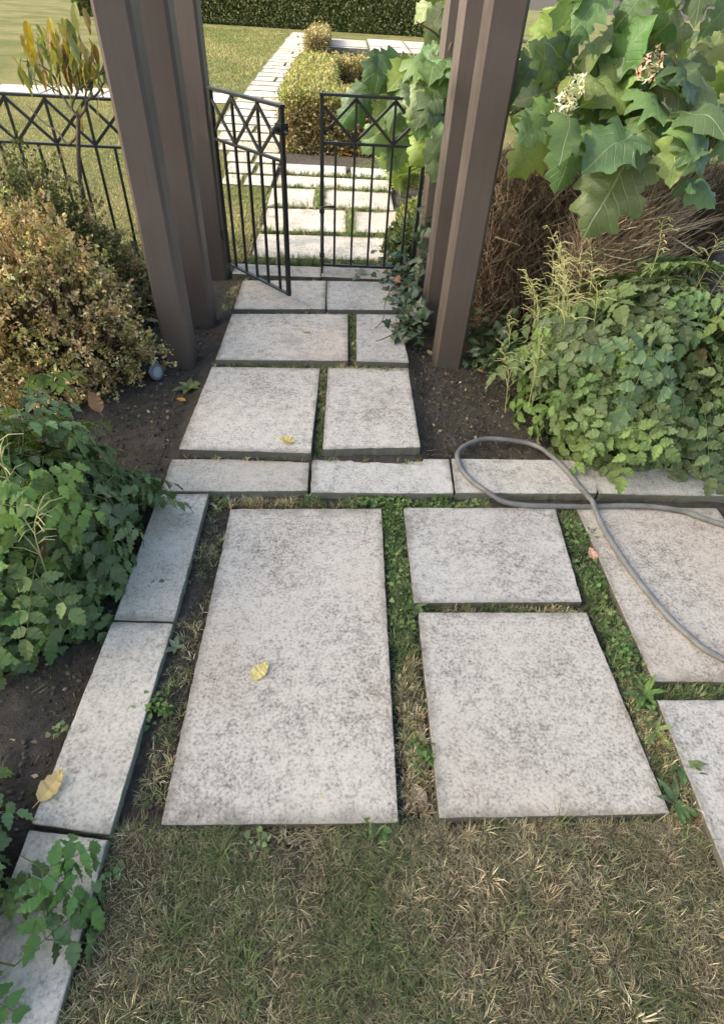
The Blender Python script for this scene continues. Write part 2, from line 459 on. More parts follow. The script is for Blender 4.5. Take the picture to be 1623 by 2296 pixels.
patio = structure_empty('patio')
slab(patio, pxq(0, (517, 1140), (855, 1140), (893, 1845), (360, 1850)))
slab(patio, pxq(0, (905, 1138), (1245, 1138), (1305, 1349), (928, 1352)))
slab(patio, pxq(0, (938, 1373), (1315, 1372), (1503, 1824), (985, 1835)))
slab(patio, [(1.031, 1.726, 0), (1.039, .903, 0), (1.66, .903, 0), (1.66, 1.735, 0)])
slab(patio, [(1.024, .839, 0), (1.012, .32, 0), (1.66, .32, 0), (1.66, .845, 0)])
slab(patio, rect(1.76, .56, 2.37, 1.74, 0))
edging = structure_empty('edging')
ES = .014
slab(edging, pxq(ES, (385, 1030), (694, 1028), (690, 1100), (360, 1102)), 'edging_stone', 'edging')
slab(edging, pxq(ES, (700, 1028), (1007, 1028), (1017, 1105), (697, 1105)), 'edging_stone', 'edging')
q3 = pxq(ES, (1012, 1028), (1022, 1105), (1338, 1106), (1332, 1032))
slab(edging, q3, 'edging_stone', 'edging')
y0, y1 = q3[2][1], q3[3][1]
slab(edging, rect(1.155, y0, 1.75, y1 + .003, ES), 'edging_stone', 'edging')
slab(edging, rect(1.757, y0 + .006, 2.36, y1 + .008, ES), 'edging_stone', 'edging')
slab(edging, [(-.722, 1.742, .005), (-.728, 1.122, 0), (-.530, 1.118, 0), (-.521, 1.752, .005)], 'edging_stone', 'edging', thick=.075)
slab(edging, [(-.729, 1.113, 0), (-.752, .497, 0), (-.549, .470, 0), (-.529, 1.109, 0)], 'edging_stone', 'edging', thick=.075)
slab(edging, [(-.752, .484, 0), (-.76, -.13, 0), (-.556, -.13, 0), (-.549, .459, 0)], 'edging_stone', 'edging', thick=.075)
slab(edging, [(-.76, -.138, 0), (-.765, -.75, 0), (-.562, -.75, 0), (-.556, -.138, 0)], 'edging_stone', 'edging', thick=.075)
path = structure_empty('garden_path')
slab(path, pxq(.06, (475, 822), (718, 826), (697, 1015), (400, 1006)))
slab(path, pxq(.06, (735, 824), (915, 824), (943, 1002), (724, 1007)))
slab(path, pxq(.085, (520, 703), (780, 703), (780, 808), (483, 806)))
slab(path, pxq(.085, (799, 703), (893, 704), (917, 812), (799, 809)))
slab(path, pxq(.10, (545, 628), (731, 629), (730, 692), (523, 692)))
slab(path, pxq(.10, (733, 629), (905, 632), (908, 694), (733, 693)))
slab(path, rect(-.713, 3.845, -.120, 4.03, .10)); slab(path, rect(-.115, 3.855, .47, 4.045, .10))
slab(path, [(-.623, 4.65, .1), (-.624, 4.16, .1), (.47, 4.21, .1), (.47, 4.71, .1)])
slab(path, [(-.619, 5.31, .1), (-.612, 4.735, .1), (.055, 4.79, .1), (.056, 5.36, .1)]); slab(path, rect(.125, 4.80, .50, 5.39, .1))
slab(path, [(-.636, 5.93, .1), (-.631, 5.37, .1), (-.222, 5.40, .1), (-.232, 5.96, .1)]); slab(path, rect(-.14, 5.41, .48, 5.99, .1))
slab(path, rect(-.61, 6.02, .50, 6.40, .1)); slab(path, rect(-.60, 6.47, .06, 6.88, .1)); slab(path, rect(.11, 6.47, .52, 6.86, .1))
# the path that runs on up the lawn, left of the clipped hedge
yy = 6.02; k = 0
while yy < 24:
    d = .40 + .16 * rng.random() if yy < 9 else .52 + .14 * rng.random()
    xl = np.interp(yy, [6, 6.6, 7.3, 8.2, 9, 24], [-1.12, -1.18, -1.34, -1.52, -1.60, -1.66])
    xr = np.interp(yy, [6, 7.1, 7.3, 12, 15, 18, 24], [-.66, -.65, -.70, -.80, -1.0, -.92, -.88])
    cut = xl + (xr - xl) * (.35 + .35 * rng.random()) if (k % 4 == 1 or yy < 6.9) else None
    xl += rng.normal(0, .015)
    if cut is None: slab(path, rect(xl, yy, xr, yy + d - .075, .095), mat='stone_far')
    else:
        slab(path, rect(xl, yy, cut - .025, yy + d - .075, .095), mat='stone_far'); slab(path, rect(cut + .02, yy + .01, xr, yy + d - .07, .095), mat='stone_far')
    yy += d; k += 1
cross = structure_empty('crossing_path')
x = -1.70
while x > -7.5:
    wv = .75 + .5 * rng.random()
    sh = (x + 1.7) * .10
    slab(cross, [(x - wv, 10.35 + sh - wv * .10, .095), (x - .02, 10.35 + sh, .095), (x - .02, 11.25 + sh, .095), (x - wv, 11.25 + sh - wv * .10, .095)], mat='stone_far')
    x -= wv
# far terrace with its stone step
terr = structure_empty('terrace')
for i in range(5):
    x0 = -.32 + i * .95
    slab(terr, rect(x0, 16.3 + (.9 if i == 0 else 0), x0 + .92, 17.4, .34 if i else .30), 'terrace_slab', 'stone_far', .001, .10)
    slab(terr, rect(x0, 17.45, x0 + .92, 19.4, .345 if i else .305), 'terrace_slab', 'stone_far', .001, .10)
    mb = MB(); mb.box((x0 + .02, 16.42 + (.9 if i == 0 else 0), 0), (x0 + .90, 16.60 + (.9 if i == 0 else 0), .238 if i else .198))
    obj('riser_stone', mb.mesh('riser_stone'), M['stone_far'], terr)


# ------------------------------------------------------------------ timber posts
def post(label, x0, x1, y0, z0, depth=.14, name='timber_post'):
    wx = x1 - x0; h = 2.5; mb = MB()
    mb.bar((0, 0, 0), (0, 0, h), wx, depth, (0, 1, 0), ch=.11)
    o = obj(name, mb.mesh(name), M['wood'], loc=((x0 + x1) / 2, y0 + depth / 2, z0))
    return tag(o, label, 'post', 'timber posts either side of the gate')


post('front brown timber post on the left, nearest the tan dry bush', -.915, -.772, 2.75, -.09)
post('middle brown timber post on the left, between two others', -.884, -.740, 3.20, -.05)
post('rear brown timber post on the left that carries the open gate leaf', -.900, -.752, 3.88, -.02)
post('front brown timber post on the right, nearest the camera beside the ivy', .550, .706, 2.85, -.09)
post('middle brown timber post on the right, behind the front one', .521, .662, 3.30, -.05)
post('rear brown timber post on the right that carries the shut gate leaf', .531, .672, 3.88, -.02)


# ------------------------------------------------------------------ iron gate and fence
def iron_panel(root, L, z0, z1, zm, centres, period=.229, stile=.024, posts=(True, True), bars=None, y=0.0, lower0=0.0):
    def ob(name, mb): return obj(name, mb.mesh(name), M['iron'], root)
    def one(name, p, q, a, b, side=(0, 1, 0)):
        mb = MB(); mb.bar(p, q, a, b, side); return ob(name, mb)
    if posts[0]: one('stile', (0, y, z0 - .0), (0, y, z1), stile, stile)
    if posts[1]: one('stile', (L, y, z0 - .0), (L, y, z1), stile, stile)
    a, b = (stile / 2 if posts[0] else 0), (L - stile / 2 if posts[1] else L)
    one('top_rail', (-stile / 2, y, z1 + .006), (L + stile / 2, y, z1 + .006), .032, .014, (0, 0, 1))
    one('middle_rail', (a, y, zm), (b, y, zm), .018, .014, (0, 0, 1))
    one('bottom_rail', (a + lower0, y, z0 + .008), (b, y, z0 + .008), .022, .014, (0, 0, 1))
    zt = z1 - .002; zc = (zt + zm) / 2; hz = (zt - zm) / 2 - .006
    for c in centres:
        if c - a > .012 and b - c > .012: one('bar', (c, y, z0 + .014), (c, y, zm - .006), .0145, .0145)
        u = c + period / 2
        if u < b - .02: one('bar', (u, y, z0 + .014), (u, y, zt), .0145, .0145)
        for sgn in (1, -1):
            xa, xb = max(c - period / 2 + .004, a), min(c + period / 2 - .004, b)
            f = lambda xx: zc + sgn * (xx - c) / (period / 2) * hz
            if xb - xa > .03: one('cross_bar', (xa, y + .0015 * sgn, f(xa)), (xb, y + .0015 * sgn, f(xb)), .016, .012, (0, 1, 0))
        if a < c < b:
            mb = MB(); mb.bar((c, y - .009, zc), (c, y + .009, zc), .024, .024, (0, 0, 1), .3); ob('rosette', mb)
    return one


g1 = thing('gate_leaf', 'black iron gate leaf swung open towards the viewer on the left', 'gate', (-.728, 3.86, 0), math.atan2(3.405 - 3.86, -.300 + .728), 'leaves of the iron double gate')
one = iron_panel(g1, .625, .155, 1.098, .866, [.085, .314, .543])
mb = MB(); mb.box((.600, -.026, .985), (.650, .022, 1.035)); mb.tube([(.625, -.03, 1.01), (.625, -.055, 1.01)], .012, 10); obj('latch', mb.mesh('latch'), M['iron'], g1)
mb = MB(); mb.tube([(.625, -.056, 1.012), (.625, -.07, 1.012)], .009, 10); mb.tube([(.648, -.005, 1.0), (.672, -.005, 1.0)], .006, 8); obj('latch_knob', mb.mesh('latch_knob'), M['bolt'], g1)
for z in (.98, .33):
    mb = MB(); mb.tube([(-.018, 0, z - .03), (-.018, 0, z + .03)], .011, 10); mb.box((-.05, -.006, z - .022), (-.018, .006, z + .022)); obj('hinge', mb.mesh('hinge'), M['iron'], g1)
g2 = thing('gate_leaf', 'black iron gate leaf standing shut on the right, partly under hydrangea leaves', 'gate', (-.113, 3.95, 0), 0, 'leaves of the iron double gate')
iron_panel(g2, .618, .138, 1.086, .858, [.082, .309, .538])
mb = MB(); mb.tube([(0, -.022, .515), (0, -.022, .10), (0, -.022, .0965)], .0075, 8); mb.tube([(0, -.022, .51), (.035, -.022, .515), (.082, -.018, .515)], .006, 8); obj('drop_bolt', mb.mesh('drop_bolt', True), M['iron'], g2)
for z in (.49, .22):
    mb = MB(); mb.box((-.016, -.034, z - .012), (.016, -.010, z + .012)); obj('bolt_bracket', mb.mesh('bolt_bracket'), M['iron'], g2)
for z in (.98, .33):
    mb = MB(); mb.tube([(.636, 0, z - .03), (.636, 0, z + .03)], .011, 10); mb.box((.628, -.006, z - .022), (.668, .006, z + .022)); obj('hinge', mb.mesh('hinge'), M['iron'], g2)
fc = thing('iron_fence', 'low black iron fence with crossed top band beside the lawn', 'fence', (-3.30, 3.94, 0))
cs = []
c = -1.563 + 3.30 - .222 * 8
while c < 2.42: cs.append(c); c += .222
iron_panel(fc, 2.398, .085, 1.008, .780, cs, .222)
for xx in (.0, 1.2):
    mb = MB(); mb.bar((xx, .0, -.02), (xx, .0, .098), .02, .02); obj('foot', mb.mesh('foot'), M['iron'], fc)


# ------------------------------------------------------------------ leaf templates
def leaflet(Ln=1.0, W=.30, n=8, serr=.14, fold=.22, droop=.18, pw=.85, twist=0.0):
    """ovate toothed leaflet along +Y, midrib and two sides"""
    V = []; F = []
    for i in range(n + 1):
        t = i / n; V.append((0, t * Ln, -droop * t * t * Ln))
    for sgn in (1, -1):
        base = len(V)
        for i in range(1, n):
            t = i / n; wv = W * Ln * (math.sin(math.pi * t ** pw)) ** .85 * (1.12 - .32 * t) * (1 - serr * (i % 2)); ty = t + (.045 if i % 2 == 0 else 0)
            V.append((sgn * wv, ty * Ln, -droop * t * t * Ln + fold * wv + .04 * Ln * math.sin(i * 2.4 + sgn)))
        for i in range(n):
            e0 = base + i - 1; e1 = base + i
            if i == 0: f = (0, 1, e1)
            elif i == n - 1: f = (i, i + 1, e0)
            else: f = (i, i + 1, e1, e0)
            F.append(f if sgn < 0 else f[::-1])
    return V, F


def compound_leaf(seed, size=.26):
    """three pinnate branches of toothed leaflets on thin stalks"""
    r = np.random.default_rng(seed); V = []; F = []; C = []
    def addleaf(p, d, up, Ln):
        v, f = leaflet(1, .31 + .06 * r.random(), 9, .2, .22, .15 + .2 * r.random(), .72)
        d = d / np.linalg.norm(d); s_ = np.cross(d, up); s_ /= np.linalg.norm(s_); u2 = np.cross(s_, d)
        b = len(V); cc = np.array([.135, .20, .078]) * (1 + .22 * r.standard_normal())
        for q in v: V.append(p + Ln * (s_ * q[0] + d * q[1] + u2 * q[2])); C.append(np.clip(cc, .01, .5))
        F.extend([tuple(i + b for i in ff) for ff in f])
    def stalk(a, b_, r0):
        mb = MB(); mb.tube([a, (a + b_) / 2 + [0, 0, .004], b_], [r0, r0 * .8, r0 * .6], 4, False); b = len(V)
        for q in mb.v: V.append(np.array(q)); C.append(np.array([.13, .16, .055]))
        F.extend([tuple(i + b for i in ff) for ff in mb.f])
    o0 = np.zeros(3); hub = np.array([0, .28 * size, .02]); stalk(o0, hub, .0022)
    for ang, ln in ((0, .72), (52, .55), (-52, .55)):
        a = R(ang + r.normal(0, 6)); d = np.array([math.sin(a), math.cos(a), -.10 + .12 * r.standard_normal()]); d /= np.linalg.norm(d)
        end = hub + d * ln * size; stalk(hub, end, .0016); sd = np.array([d[1], -d[0], 0]); sd /= np.linalg.norm(sd)
        npair = 4 if ang == 0 else 3
        for k in range(npair):
            t = (k + .55) / (npair + .15); p = hub + (end - hub) * t
            for sg in (1, -1):
                if r.random() < .06: continue
                dd = sd * sg + d * (.45 + .25 * r.random()) + np.array([0, 0, -.15 + .2 * r.standard_normal()])
                up = np.array([.25 * r.standard_normal(), .25 * r.standard_normal(), 1.0])
                addleaf(p, dd, up, size * (.195 + .05 * r.random()) * (1.15 - .25 * t))
        addleaf(end, d + np.array([0, 0, -.2]), np.array([.2 * r.standard_normal(), .2 * r.standard_normal(), 1]), size * (.235 + .05 * r.random()))
    me = bpy.data.meshes.new('compound_leaf'); me.from_pydata([tuple(v) for v in V], [], F)
    a = me.color_attributes.new('col', 'FLOAT_COLOR', 'POINT'); c4 = np.ones((len(V), 4), np.float32); c4[:, :3] = np.array(C); a.data.foreach_set('color', c4.ravel())
    me.materials.append(M['leaf']); me.update(); return me


COMP = [compound_leaf(100 + i, .24 + .02 * (i % 3)) for i in range(8)]


def axes_matrix(p, ydir, zdir, s=1.0):
    y_ = Vector(ydir).normalized(); z_ = Vector(zdir); x_ = y_.cross(z_).normalized(); z_ = x_.cross(y_)
    m = Matrix.Identity(4)
    for i in range(3): m[i][0] = x_[i] * s; m[i][1] = y_[i] * s; m[i][2] = z_[i] * s; m[i][3] = p[i]
    return m


def leafy_plant(label, c, rx, ry, rz, n, spikes=0, size=1.0, skip=None, minlow=.0, keep=None, group=None, spikekeep=None):
    root = thing('leafy_plant', label, 'plant', tuple(c), 0, group)
    stems = MB(); c = np.array(c); cnt = 0; tries = 0
    while cnt < n and tries < n * 6:
        tries += 1
        ph = rng.uniform(0, 2 * math.pi); ct = rng.uniform(minlow, 1) ** .8; st = math.sqrt(1 - ct * ct); sh = rng.uniform(.50, 1.04) * (1 + .17 * math.sin(3.1 * ph + 4 * ct) + .12 * math.sin(7.3 * ph - 6 * ct + 1))
        d = np.array([math.cos(ph) * st, math.sin(ph) * st, ct])
        p = np.array([rx, ry, rz]) * d * sh + [0, 0, .03]
        if keep is not None and not keep(p + c): continue
        nrmv = nrm(d / np.array([rx, ry, rz]))
        out = np.array([math.cos(ph), math.sin(ph), 0]) + .35 * rng.standard_normal(3) * [1, 1, .3]
        yd = out - nrmv * (out @ nrmv) * .8 + np.array([0, 0, -.25]); zd = nrmv * .5 + np.array([0, 0, .75]) + .34 * rng.standard_normal(3)
        s = size * rng.uniform(.75, 1.2)
        yv = yd / np.linalg.norm(yd)
        start = p - yv * .12 * s
        if start[2] < .02: start[2] = .02
        o = obj('leaf', COMP[rng.integers(len(COMP))], None, root, mtx=axes_matrix(start, yd, zd, s)); cnt += 1
        if rng.random() < .55:
            b = rng.normal(0, .05, 3); b[2] = -.01
            stems.tube([b, b * .5 + start * .5 + [0, 0, .10 * rz], start], [.0032, .0028, .002], 5, False)
    if stems.v: o = obj('stems', stems.mesh('stems', True, (.115, .125, .05)), M['twig'], root); o['kind'] = 'stuff'
    for i in range(spikes):
        for _ in range(40):
            ph = rng.uniform(0, 2 * math.pi); rr = rng.random() ** .5
            top = np.array([rx * rr * math.cos(ph), ry * rr * math.sin(ph), 0]); top[2] = rz * math.sqrt(max(.05, 1 - rr * rr)) + .02
            if spikekeep is None or spikekeep(top + c): break
        sp = MB(); lean = np.array([math.cos(ph), math.sin(ph), 0]) * .08 + rng.normal(0, .03, 3) * [1, 1, 0]
        h = rng.uniform(.16, .36); ax = [top - [0, 0, .12], top + lean * .5 + [0, 0, h * .5], top + lean * 1.2 + [0, 0, h]]
        axp = smooth_path(ax, 5); sp.tube(axp, np.linspace(.0026, .0012, len(axp)), 4, False)
        for k in range(3, len(axp)):
            for q in range(2):
                a = rng.uniform(0, 6.28); Lb = rng.uniform(.05, .11) * (1.15 - k / len(axp) * .6); dv = np.array([math.cos(a), math.sin(a), .45])
                p0 = axp[k]; sp.tube([p0, p0 + dv * Lb * .5 + [0, 0, .006], p0 + dv * Lb + [0, 0, -.012]], [.0013, .0020, .0012], 4, False)
        obj('flower_spike', sp.mesh('flower_spike', False, tuple(np.array([.42, .41, .19]) * rng.uniform(.8, 1.15))), M['twig'], root)
    return root


leafy_plant('bushy green plant with toothed leaflets spilling over the left edging stones', (-1.10, 1.38, -.03), .41, .58, .46, 250, 8, .95, minlow=.02, keep=lambda p: p[0] < -.705 + .05 * math.sin(p[1] * 9),
            spikekeep=lambda p: p[0] < -.85)
leafy_plant('low green plant in the bottom left corner, leaves over the nearest edging stone', (-.90, .25, -.03), .27, .30, .24, 55, 0, .85, minlow=.05)
leafy_plant('large green bush with toothed leaflets and feathery spikes on the right', (1.52, 2.42, 0), .68, .60, .66, 300, 44, 1.14, minlow=.0,
            keep=lambda p: not (p[0] < 1.08 and p[1] < 2.0), spikekeep=lambda p: p[1] > 2.25)


# ------------------------------------------------------------------ box shrubs and hedges
BOXLEAF = ([(0, 0, 0), (.5, .45, .12), (0, 1, 0), (-.5, .45, .12)], [(0, 1, 2), (0, 2, 3)])


def shrub_leaves(P, N, size, cols):
    n = len(P); yd = nrm(N + .75 * rng.standard_normal((n, 3))); zd = rng.standard_normal((n, 3)); xd = nrm(np.cross(yd, zd)); zd = np.cross(xd, yd)
    s = size * rng.uniform(.6, 1.35, (n, 1))
    return scatter('foliage', BOXLEAF[0], BOXLEAF[1], P, xd * s * .62, yd * s, zd * s, cols)


def strips(P, D, L, wd, cols, bend=.12):
    """thin bent twigs as crossed strips"""
    n = len(P); D = nrm(D); s = nrm(np.cross(D, rng.standard_normal((n, 3)))); b = np.cross(D, s)
    tv = [(-.5, 0, 0), (.5, 0, 0), (.35, .5, 1), (-.35, .5, 1), (.12, 1, 0), (-.12, 1, 0)]; tf = [(0, 1, 2), (0, 2, 3), (3, 2, 4), (3, 4, 5)]
    return scatter('twigs', tv, tf, P, s * wd, D * L, b * L * bend * rng.standard_normal((n, 1)), cols)


def mound_points(c, r, n, depth=.35, lump=.10):
    d = nrm(rng.standard_normal((n, 3))); d[:, 2] = np.abs(d[:, 2]); up = rng.random(n) < .0
    lumpv = 1 + lump * np.sin(d[:, 0] * 7 + 1.3) * np.cos(d[:, 1] * 6 + d[:, 2] * 5) + lump * .6 * np.sin(d[:, 0] * 15 + d[:, 1] * 17 + d[:, 2] * 13)
    f = 1 - depth * rng.random(n) ** 1.6
    p = np.array(c) + d * np.array(r) * (lumpv * f)[:, None]
    return p, nrm(d / np.array(r)), f


def mound(label, name, c, r, n, size, pal, wts, depth=.35, zone=None, twign=1500):
    root = thing(name, label, 'shrub', tuple(c))
    ns = n // 11; P0, N0, f = mound_points((0, 0, 0), r, ns, depth, .16); N0 = nrm(N0 + [0, 0, .45] + .45 * rng.standard_normal((ns, 3)))
    hole = sn(P0[:, 0] * 1.3 + P0[:, 2], P0[:, 1] + P0[:, 2] * .8, 9, 2) + .3 * rng.standard_normal(ns); P0 = P0 - N0 * (.05 * (hole > .75))[:, None]
    ln = rng.uniform(.03, .085, ns); kk = np.repeat(np.arange(ns), 11); n = len(kk); tt = rng.random(n)
    P = P0[kk] + N0[kk] * (ln[kk] * (tt - .5))[:, None] + rng.normal(0, .0065, (n, 3)); N = nrm(N0[kk] + .5 * rng.standard_normal((n, 3)))
    if zone is None: C = pick(pal, n, wts, .22)
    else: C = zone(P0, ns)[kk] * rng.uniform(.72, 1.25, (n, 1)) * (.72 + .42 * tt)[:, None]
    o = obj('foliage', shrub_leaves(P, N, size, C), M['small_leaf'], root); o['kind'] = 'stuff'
    d = nrm(rng.standard_normal((twign, 3))); d[:, 2] = np.abs(d[:, 2]) * .9 + .1; rr = np.array(r)
    L = rng.uniform(.35, .55, (twign, 1)); p0 = d * rr * .38
    o = obj('twigs', strips(p0 * 1.0, d * rr, np.linalg.norm(d * rr, axis=1, keepdims=True) * .55, .006, pick([(.09, .06, .035), (.15, .105, .06)], twign)), M['twig'], root); o['kind'] = 'stuff'
    mb = MB()
    for i in range(9):
        a = i * 2.4; mb.tube([(.05 * math.cos(a), .05 * math.sin(a), -.06), (.12 * math.cos(a), .12 * math.sin(a), r[2] * .3), (.45 * r[0] * math.cos(a), .45 * r[1] * math.sin(a), r[2] * .62)], [.012, .009, .004], 5, False)
    obj('stem', mb.mesh('stem', True, (.10, .07, .045)), M['twig'], root)
    return root


def tan_zone(P, n):
    t = sn(P[:, 0], P[:, 1] + P[:, 2] * 1.7, 5) + .7 * sn(P[:, 0] + P[:, 2], P[:, 1], 14, 5) + .6 * rng.standard_normal(n)
    a = pick([(.64, .50, .27), (.56, .41, .21), (.72, .60, .38), (.44, .30, .15), (.36, .31, .12), (.26, .17, .09)], n, [4, 4, 5, 2, 2, 1], .2)
    g = pick([(.36, .36, .13), (.27, .29, .10), (.46, .43, .18)], n, None, .2)
    return np.where((t > .6)[:, None], g, a)


def green_zone(P, n):
    t = sn(P[:, 0], P[:, 1] + P[:, 2] * 1.7, 5, 3) + .7 * rng.standard_normal(n)
    a = pick([(.115, .14, .055), (.16, .185, .07), (.23, .235, .10), (.09, .105, .045)], n, None, .2)
    b = pick([(.33, .27, .145), (.25, .18, .10), (.42, .36, .22)], n, None, .2)
    return np.where((t > .25)[:, None], b, a)


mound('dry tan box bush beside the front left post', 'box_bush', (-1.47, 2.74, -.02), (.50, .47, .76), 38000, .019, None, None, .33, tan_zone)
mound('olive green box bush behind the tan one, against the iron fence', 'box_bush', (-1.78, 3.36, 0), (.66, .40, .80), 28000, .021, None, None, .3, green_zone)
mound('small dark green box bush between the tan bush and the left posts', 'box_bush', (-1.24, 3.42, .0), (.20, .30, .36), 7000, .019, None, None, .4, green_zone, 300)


def hedge(label, boxes, dens, size, pal, wts, name='clipped_hedge', topcol=None, twigcol=((.20, .13, .07), (.12, .08, .045)), twign=2500):
    """clipped hedge made of leaf-covered boxes (x0,y0,x1,y1,z0,z1)"""
    x0 = np.mean([b[0] for b in boxes]); y0 = np.min([b[1] for b in boxes]); base = np.array([x0, y0, .05])
    root = thing(name, label, 'hedge', tuple(base)); PP = []; NN = []; top = []; TP = []
    for (a, b, c_, d, z0, z1) in boxes:
        for nvec, area in (((0, 0, 1), (c_ - a) * (d - b)), ((-1, 0, 0), (d - b) * (z1 - z0)), ((1, 0, 0), (d - b) * (z1 - z0)), ((0, -1, 0), (c_ - a) * (z1 - z0)), ((0, 1, 0), (c_ - a) * (z1 - z0))):
            n = int(area * dens); p = np.stack([rng.uniform(a, c_, n), rng.uniform(b, d, n), rng.uniform(z0, z1, n)], 1)
            nv = np.array(nvec, float); ax = int(np.argmax(np.abs(nv))); lim = [(a, c_), (b, d), (z0, z1)][ax][1 if nv.sum() > 0 else 0]
            dep = .14 * rng.random(n) ** 1.7 - .03 * rng.random(n) + .025 * sn(p[:, 0] + p[:, 2], p[:, 1] + p[:, 2] * .6, 7)
            p[:, ax] = lim - nv[ax] * dep
            PP.append(p); NN.append(np.tile(nv, (n, 1))); top.append(np.full(n, nv[2] > .5) | (p[:, 2] > z1 - .08))
        n = int(twign * (c_ - a) * (d - b)) + 200; TP.append(np.stack([rng.uniform(a + .03, c_ - .03, n), rng.uniform(b + .03, d - .03, n), rng.uniform(z0, z0 + (z1 - z0) * .5, n)], 1))
    for q in range(len(PP)):
        m_ = rng.random(len(PP[q])) < .10; PP[q] = PP[q] + NN[q] * (m_ * rng.random(len(m_)) * .07)[:, None] + rng.normal(0, .006, PP[q].shape)
    P = np.vstack(PP); N = nrm(np.vstack(NN) + [0, 0, .5]); tp = np.concatenate(top); n = len(P)
    C = pick(pal, n, wts, .2)
    if topcol is not None: C = np.where((tp & (rng.random(n) < .8))[:, None], pick(topcol, n, None, .2), C)
    o = obj('foliage', shrub_leaves(P - base, N, size, C), M['small_leaf'], root); o['kind'] = 'stuff'
    T = np.vstack(TP); n = len(T); hh = boxes[0][5] - boxes[0][4]
    o = obj('twigs', strips(T - base, np.array([0, 0, 1.0]) + .35 * rng.standard_normal((n, 3)), hh * rng.uniform(.35, .6, (n, 1)), .008, pick(twigcol, n)), M['twig'], root); o['kind'] = 'stuff'
    return root


DRYP = [(.30, .24, .12), (.38, .31, .17), (.24, .20, .095), (.30, .215, .125), (.22, .235, .085)]
FRESH = [(.30, .32, .11), (.25, .28, .085), (.36, .34, .15), (.33, .27, .13)]
hedge('clipped box hedge facing the gate, dry brown front and yellow green top', [(-.64, 7.52, 1.6, 8.05, .05, .62), (-.66, 8.05, -.12, 11.2, .05, .62)], 8500, .034, DRYP, [3, 2, 3, 3, 2], topcol=FRESH)
hedge('second clipped hedge behind the first, brown faced below the terrace', [(-.12, 10.75, 3.4, 11.35, .05, .62)], 6500, .036, DRYP, [3, 2, 4, 4, 1], topcol=DRYP[:2] + FRESH[:1])
hedge('clipped hedge at the edge of the terrace, far up the stone path', [(-.80, 16.0, -.38, 19.0, .05, .55)], 4500, .045, DRYP, [2, 2, 3, 3, 2], topcol=DRYP)
hedge('tall green hedge closing the far end of the lawn', [(-9, 25.5, 6, 26.4, .05, 2.0)], 1200, .09, [(.06, .09, .025), (.09, .12, .035), (.12, .13, .05)], None, twign=60)


# ------------------------------------------------------------------ bare brown hedge behind the hydrangea
def bare_hedge(label, x0, x1, y0, y1, h, n, pal, wts, lean, name='bare_shrub'):
    base = np.array([(x0 + x1) / 2, (y0 + y1) / 2, .0]); root = thing(name, label, 'shrub', tuple(base))
    P = np.stack([rng.uniform(x0, x1, n), rng.uniform(y0, y1, n), rng.uniform(.0, h * .9, n) ** 1.0], 1) - base
    D = np.array([lean, -.10, 1.0]) + .62 * rng.standard_normal((n, 3)) * [1, 1, .45]
    L = np.minimum(rng.uniform(.10, .34, (n, 1)), np.maximum(.08, h - P[:, 2:3]))
    o = obj('twigs', strips(P, D, L, .0052, pick(pal, n, wts, .25), .10), M['twig'], root); o['kind'] = 'stuff'
    m_ = n // 9; o = obj('broken_stems', strips(P[:m_], D[:m_] + .5 * rng.standard_normal((m_, 3)), L[:m_] * rng.uniform(.4, 1.0, (m_, 1)), .010, pick(pal, m_, wts, .3) * .8, .16), M['twig'], root); o['kind'] = 'stuff'
    m_ = n // 7; Q = np.stack([rng.uniform(x0, x1, m_), rng.uniform(y0 - .03, y1, m_), rng.uniform(0, h, m_)], 1) - base
    o = obj('dead_leaves', shrub_leaves(Q, rng.standard_normal((m_, 3)) + [0, -.5, -.4], .026, pick([(.26, .165, .09), (.18, .11, .06), (.34, .25, .15), (.13, .13, .055)], m_)), M['small_leaf'], root); o['kind'] = 'stuff'
    for i in range(22):
        mb = MB(); x_, y_ = rng.uniform(x0 + .05, x1 - .05) - base[0], rng.uniform(y0 + .05, y1 - .05) - base[1]
        mb.tube([(x_, y_, -.03), (x_ + .03 * rng.standard_normal() + lean * .3, y_ + .03 * rng.standard_normal(), h * .45), (x_ + lean * .8 * h + .06 * rng.standard_normal(), y_ + .05 * rng.standard_normal(), h * .9)], [.009, .007, .003], 5, False)
        obj('branch', mb.mesh('branch', True, (.075, .05, .03)), M['twig'], root)
    return root


bare_hedge('bare brown twiggy shrub in the shade below the hydrangea', .80, 2.45, 3.15, 3.75, .98, 21000, [(.17, .122, .082), (.23, .17, .118), (.105, .078, .055), (.32, .25, .18)], [4, 4, 4, 2], .0)
bare_hedge('dead twigs leaning beside the boulder, the lit part of the shrub painted paler', 1.24, 1.66, 2.98, 3.14, 1.05, 6000, [(.50, .39, .29), (.40, .30, .21), (.60, .49, .38)], None, .38)  # light falling on the bare shrub is put into this paler palette


# ------------------------------------------------------------------ oakleaf hydrangea
HALF = [(.02, 0), (.11, -.06), (.24, -.07), (.36, -.02), (.435, .05), (.45, .11), (.41, .16), (.36, .21), (.335, .26), (.36, .31), (.44, .34), (.50, .39), (.525, .45), (.48, .50), (.42, .54), (.34, .58), (.31, .62), (.335, .67), (.375, .71), (.36, .77), (.29, .80), (.22, .82), (.18, .85), (.17, .89), (.12, .94), (.05, .98)]


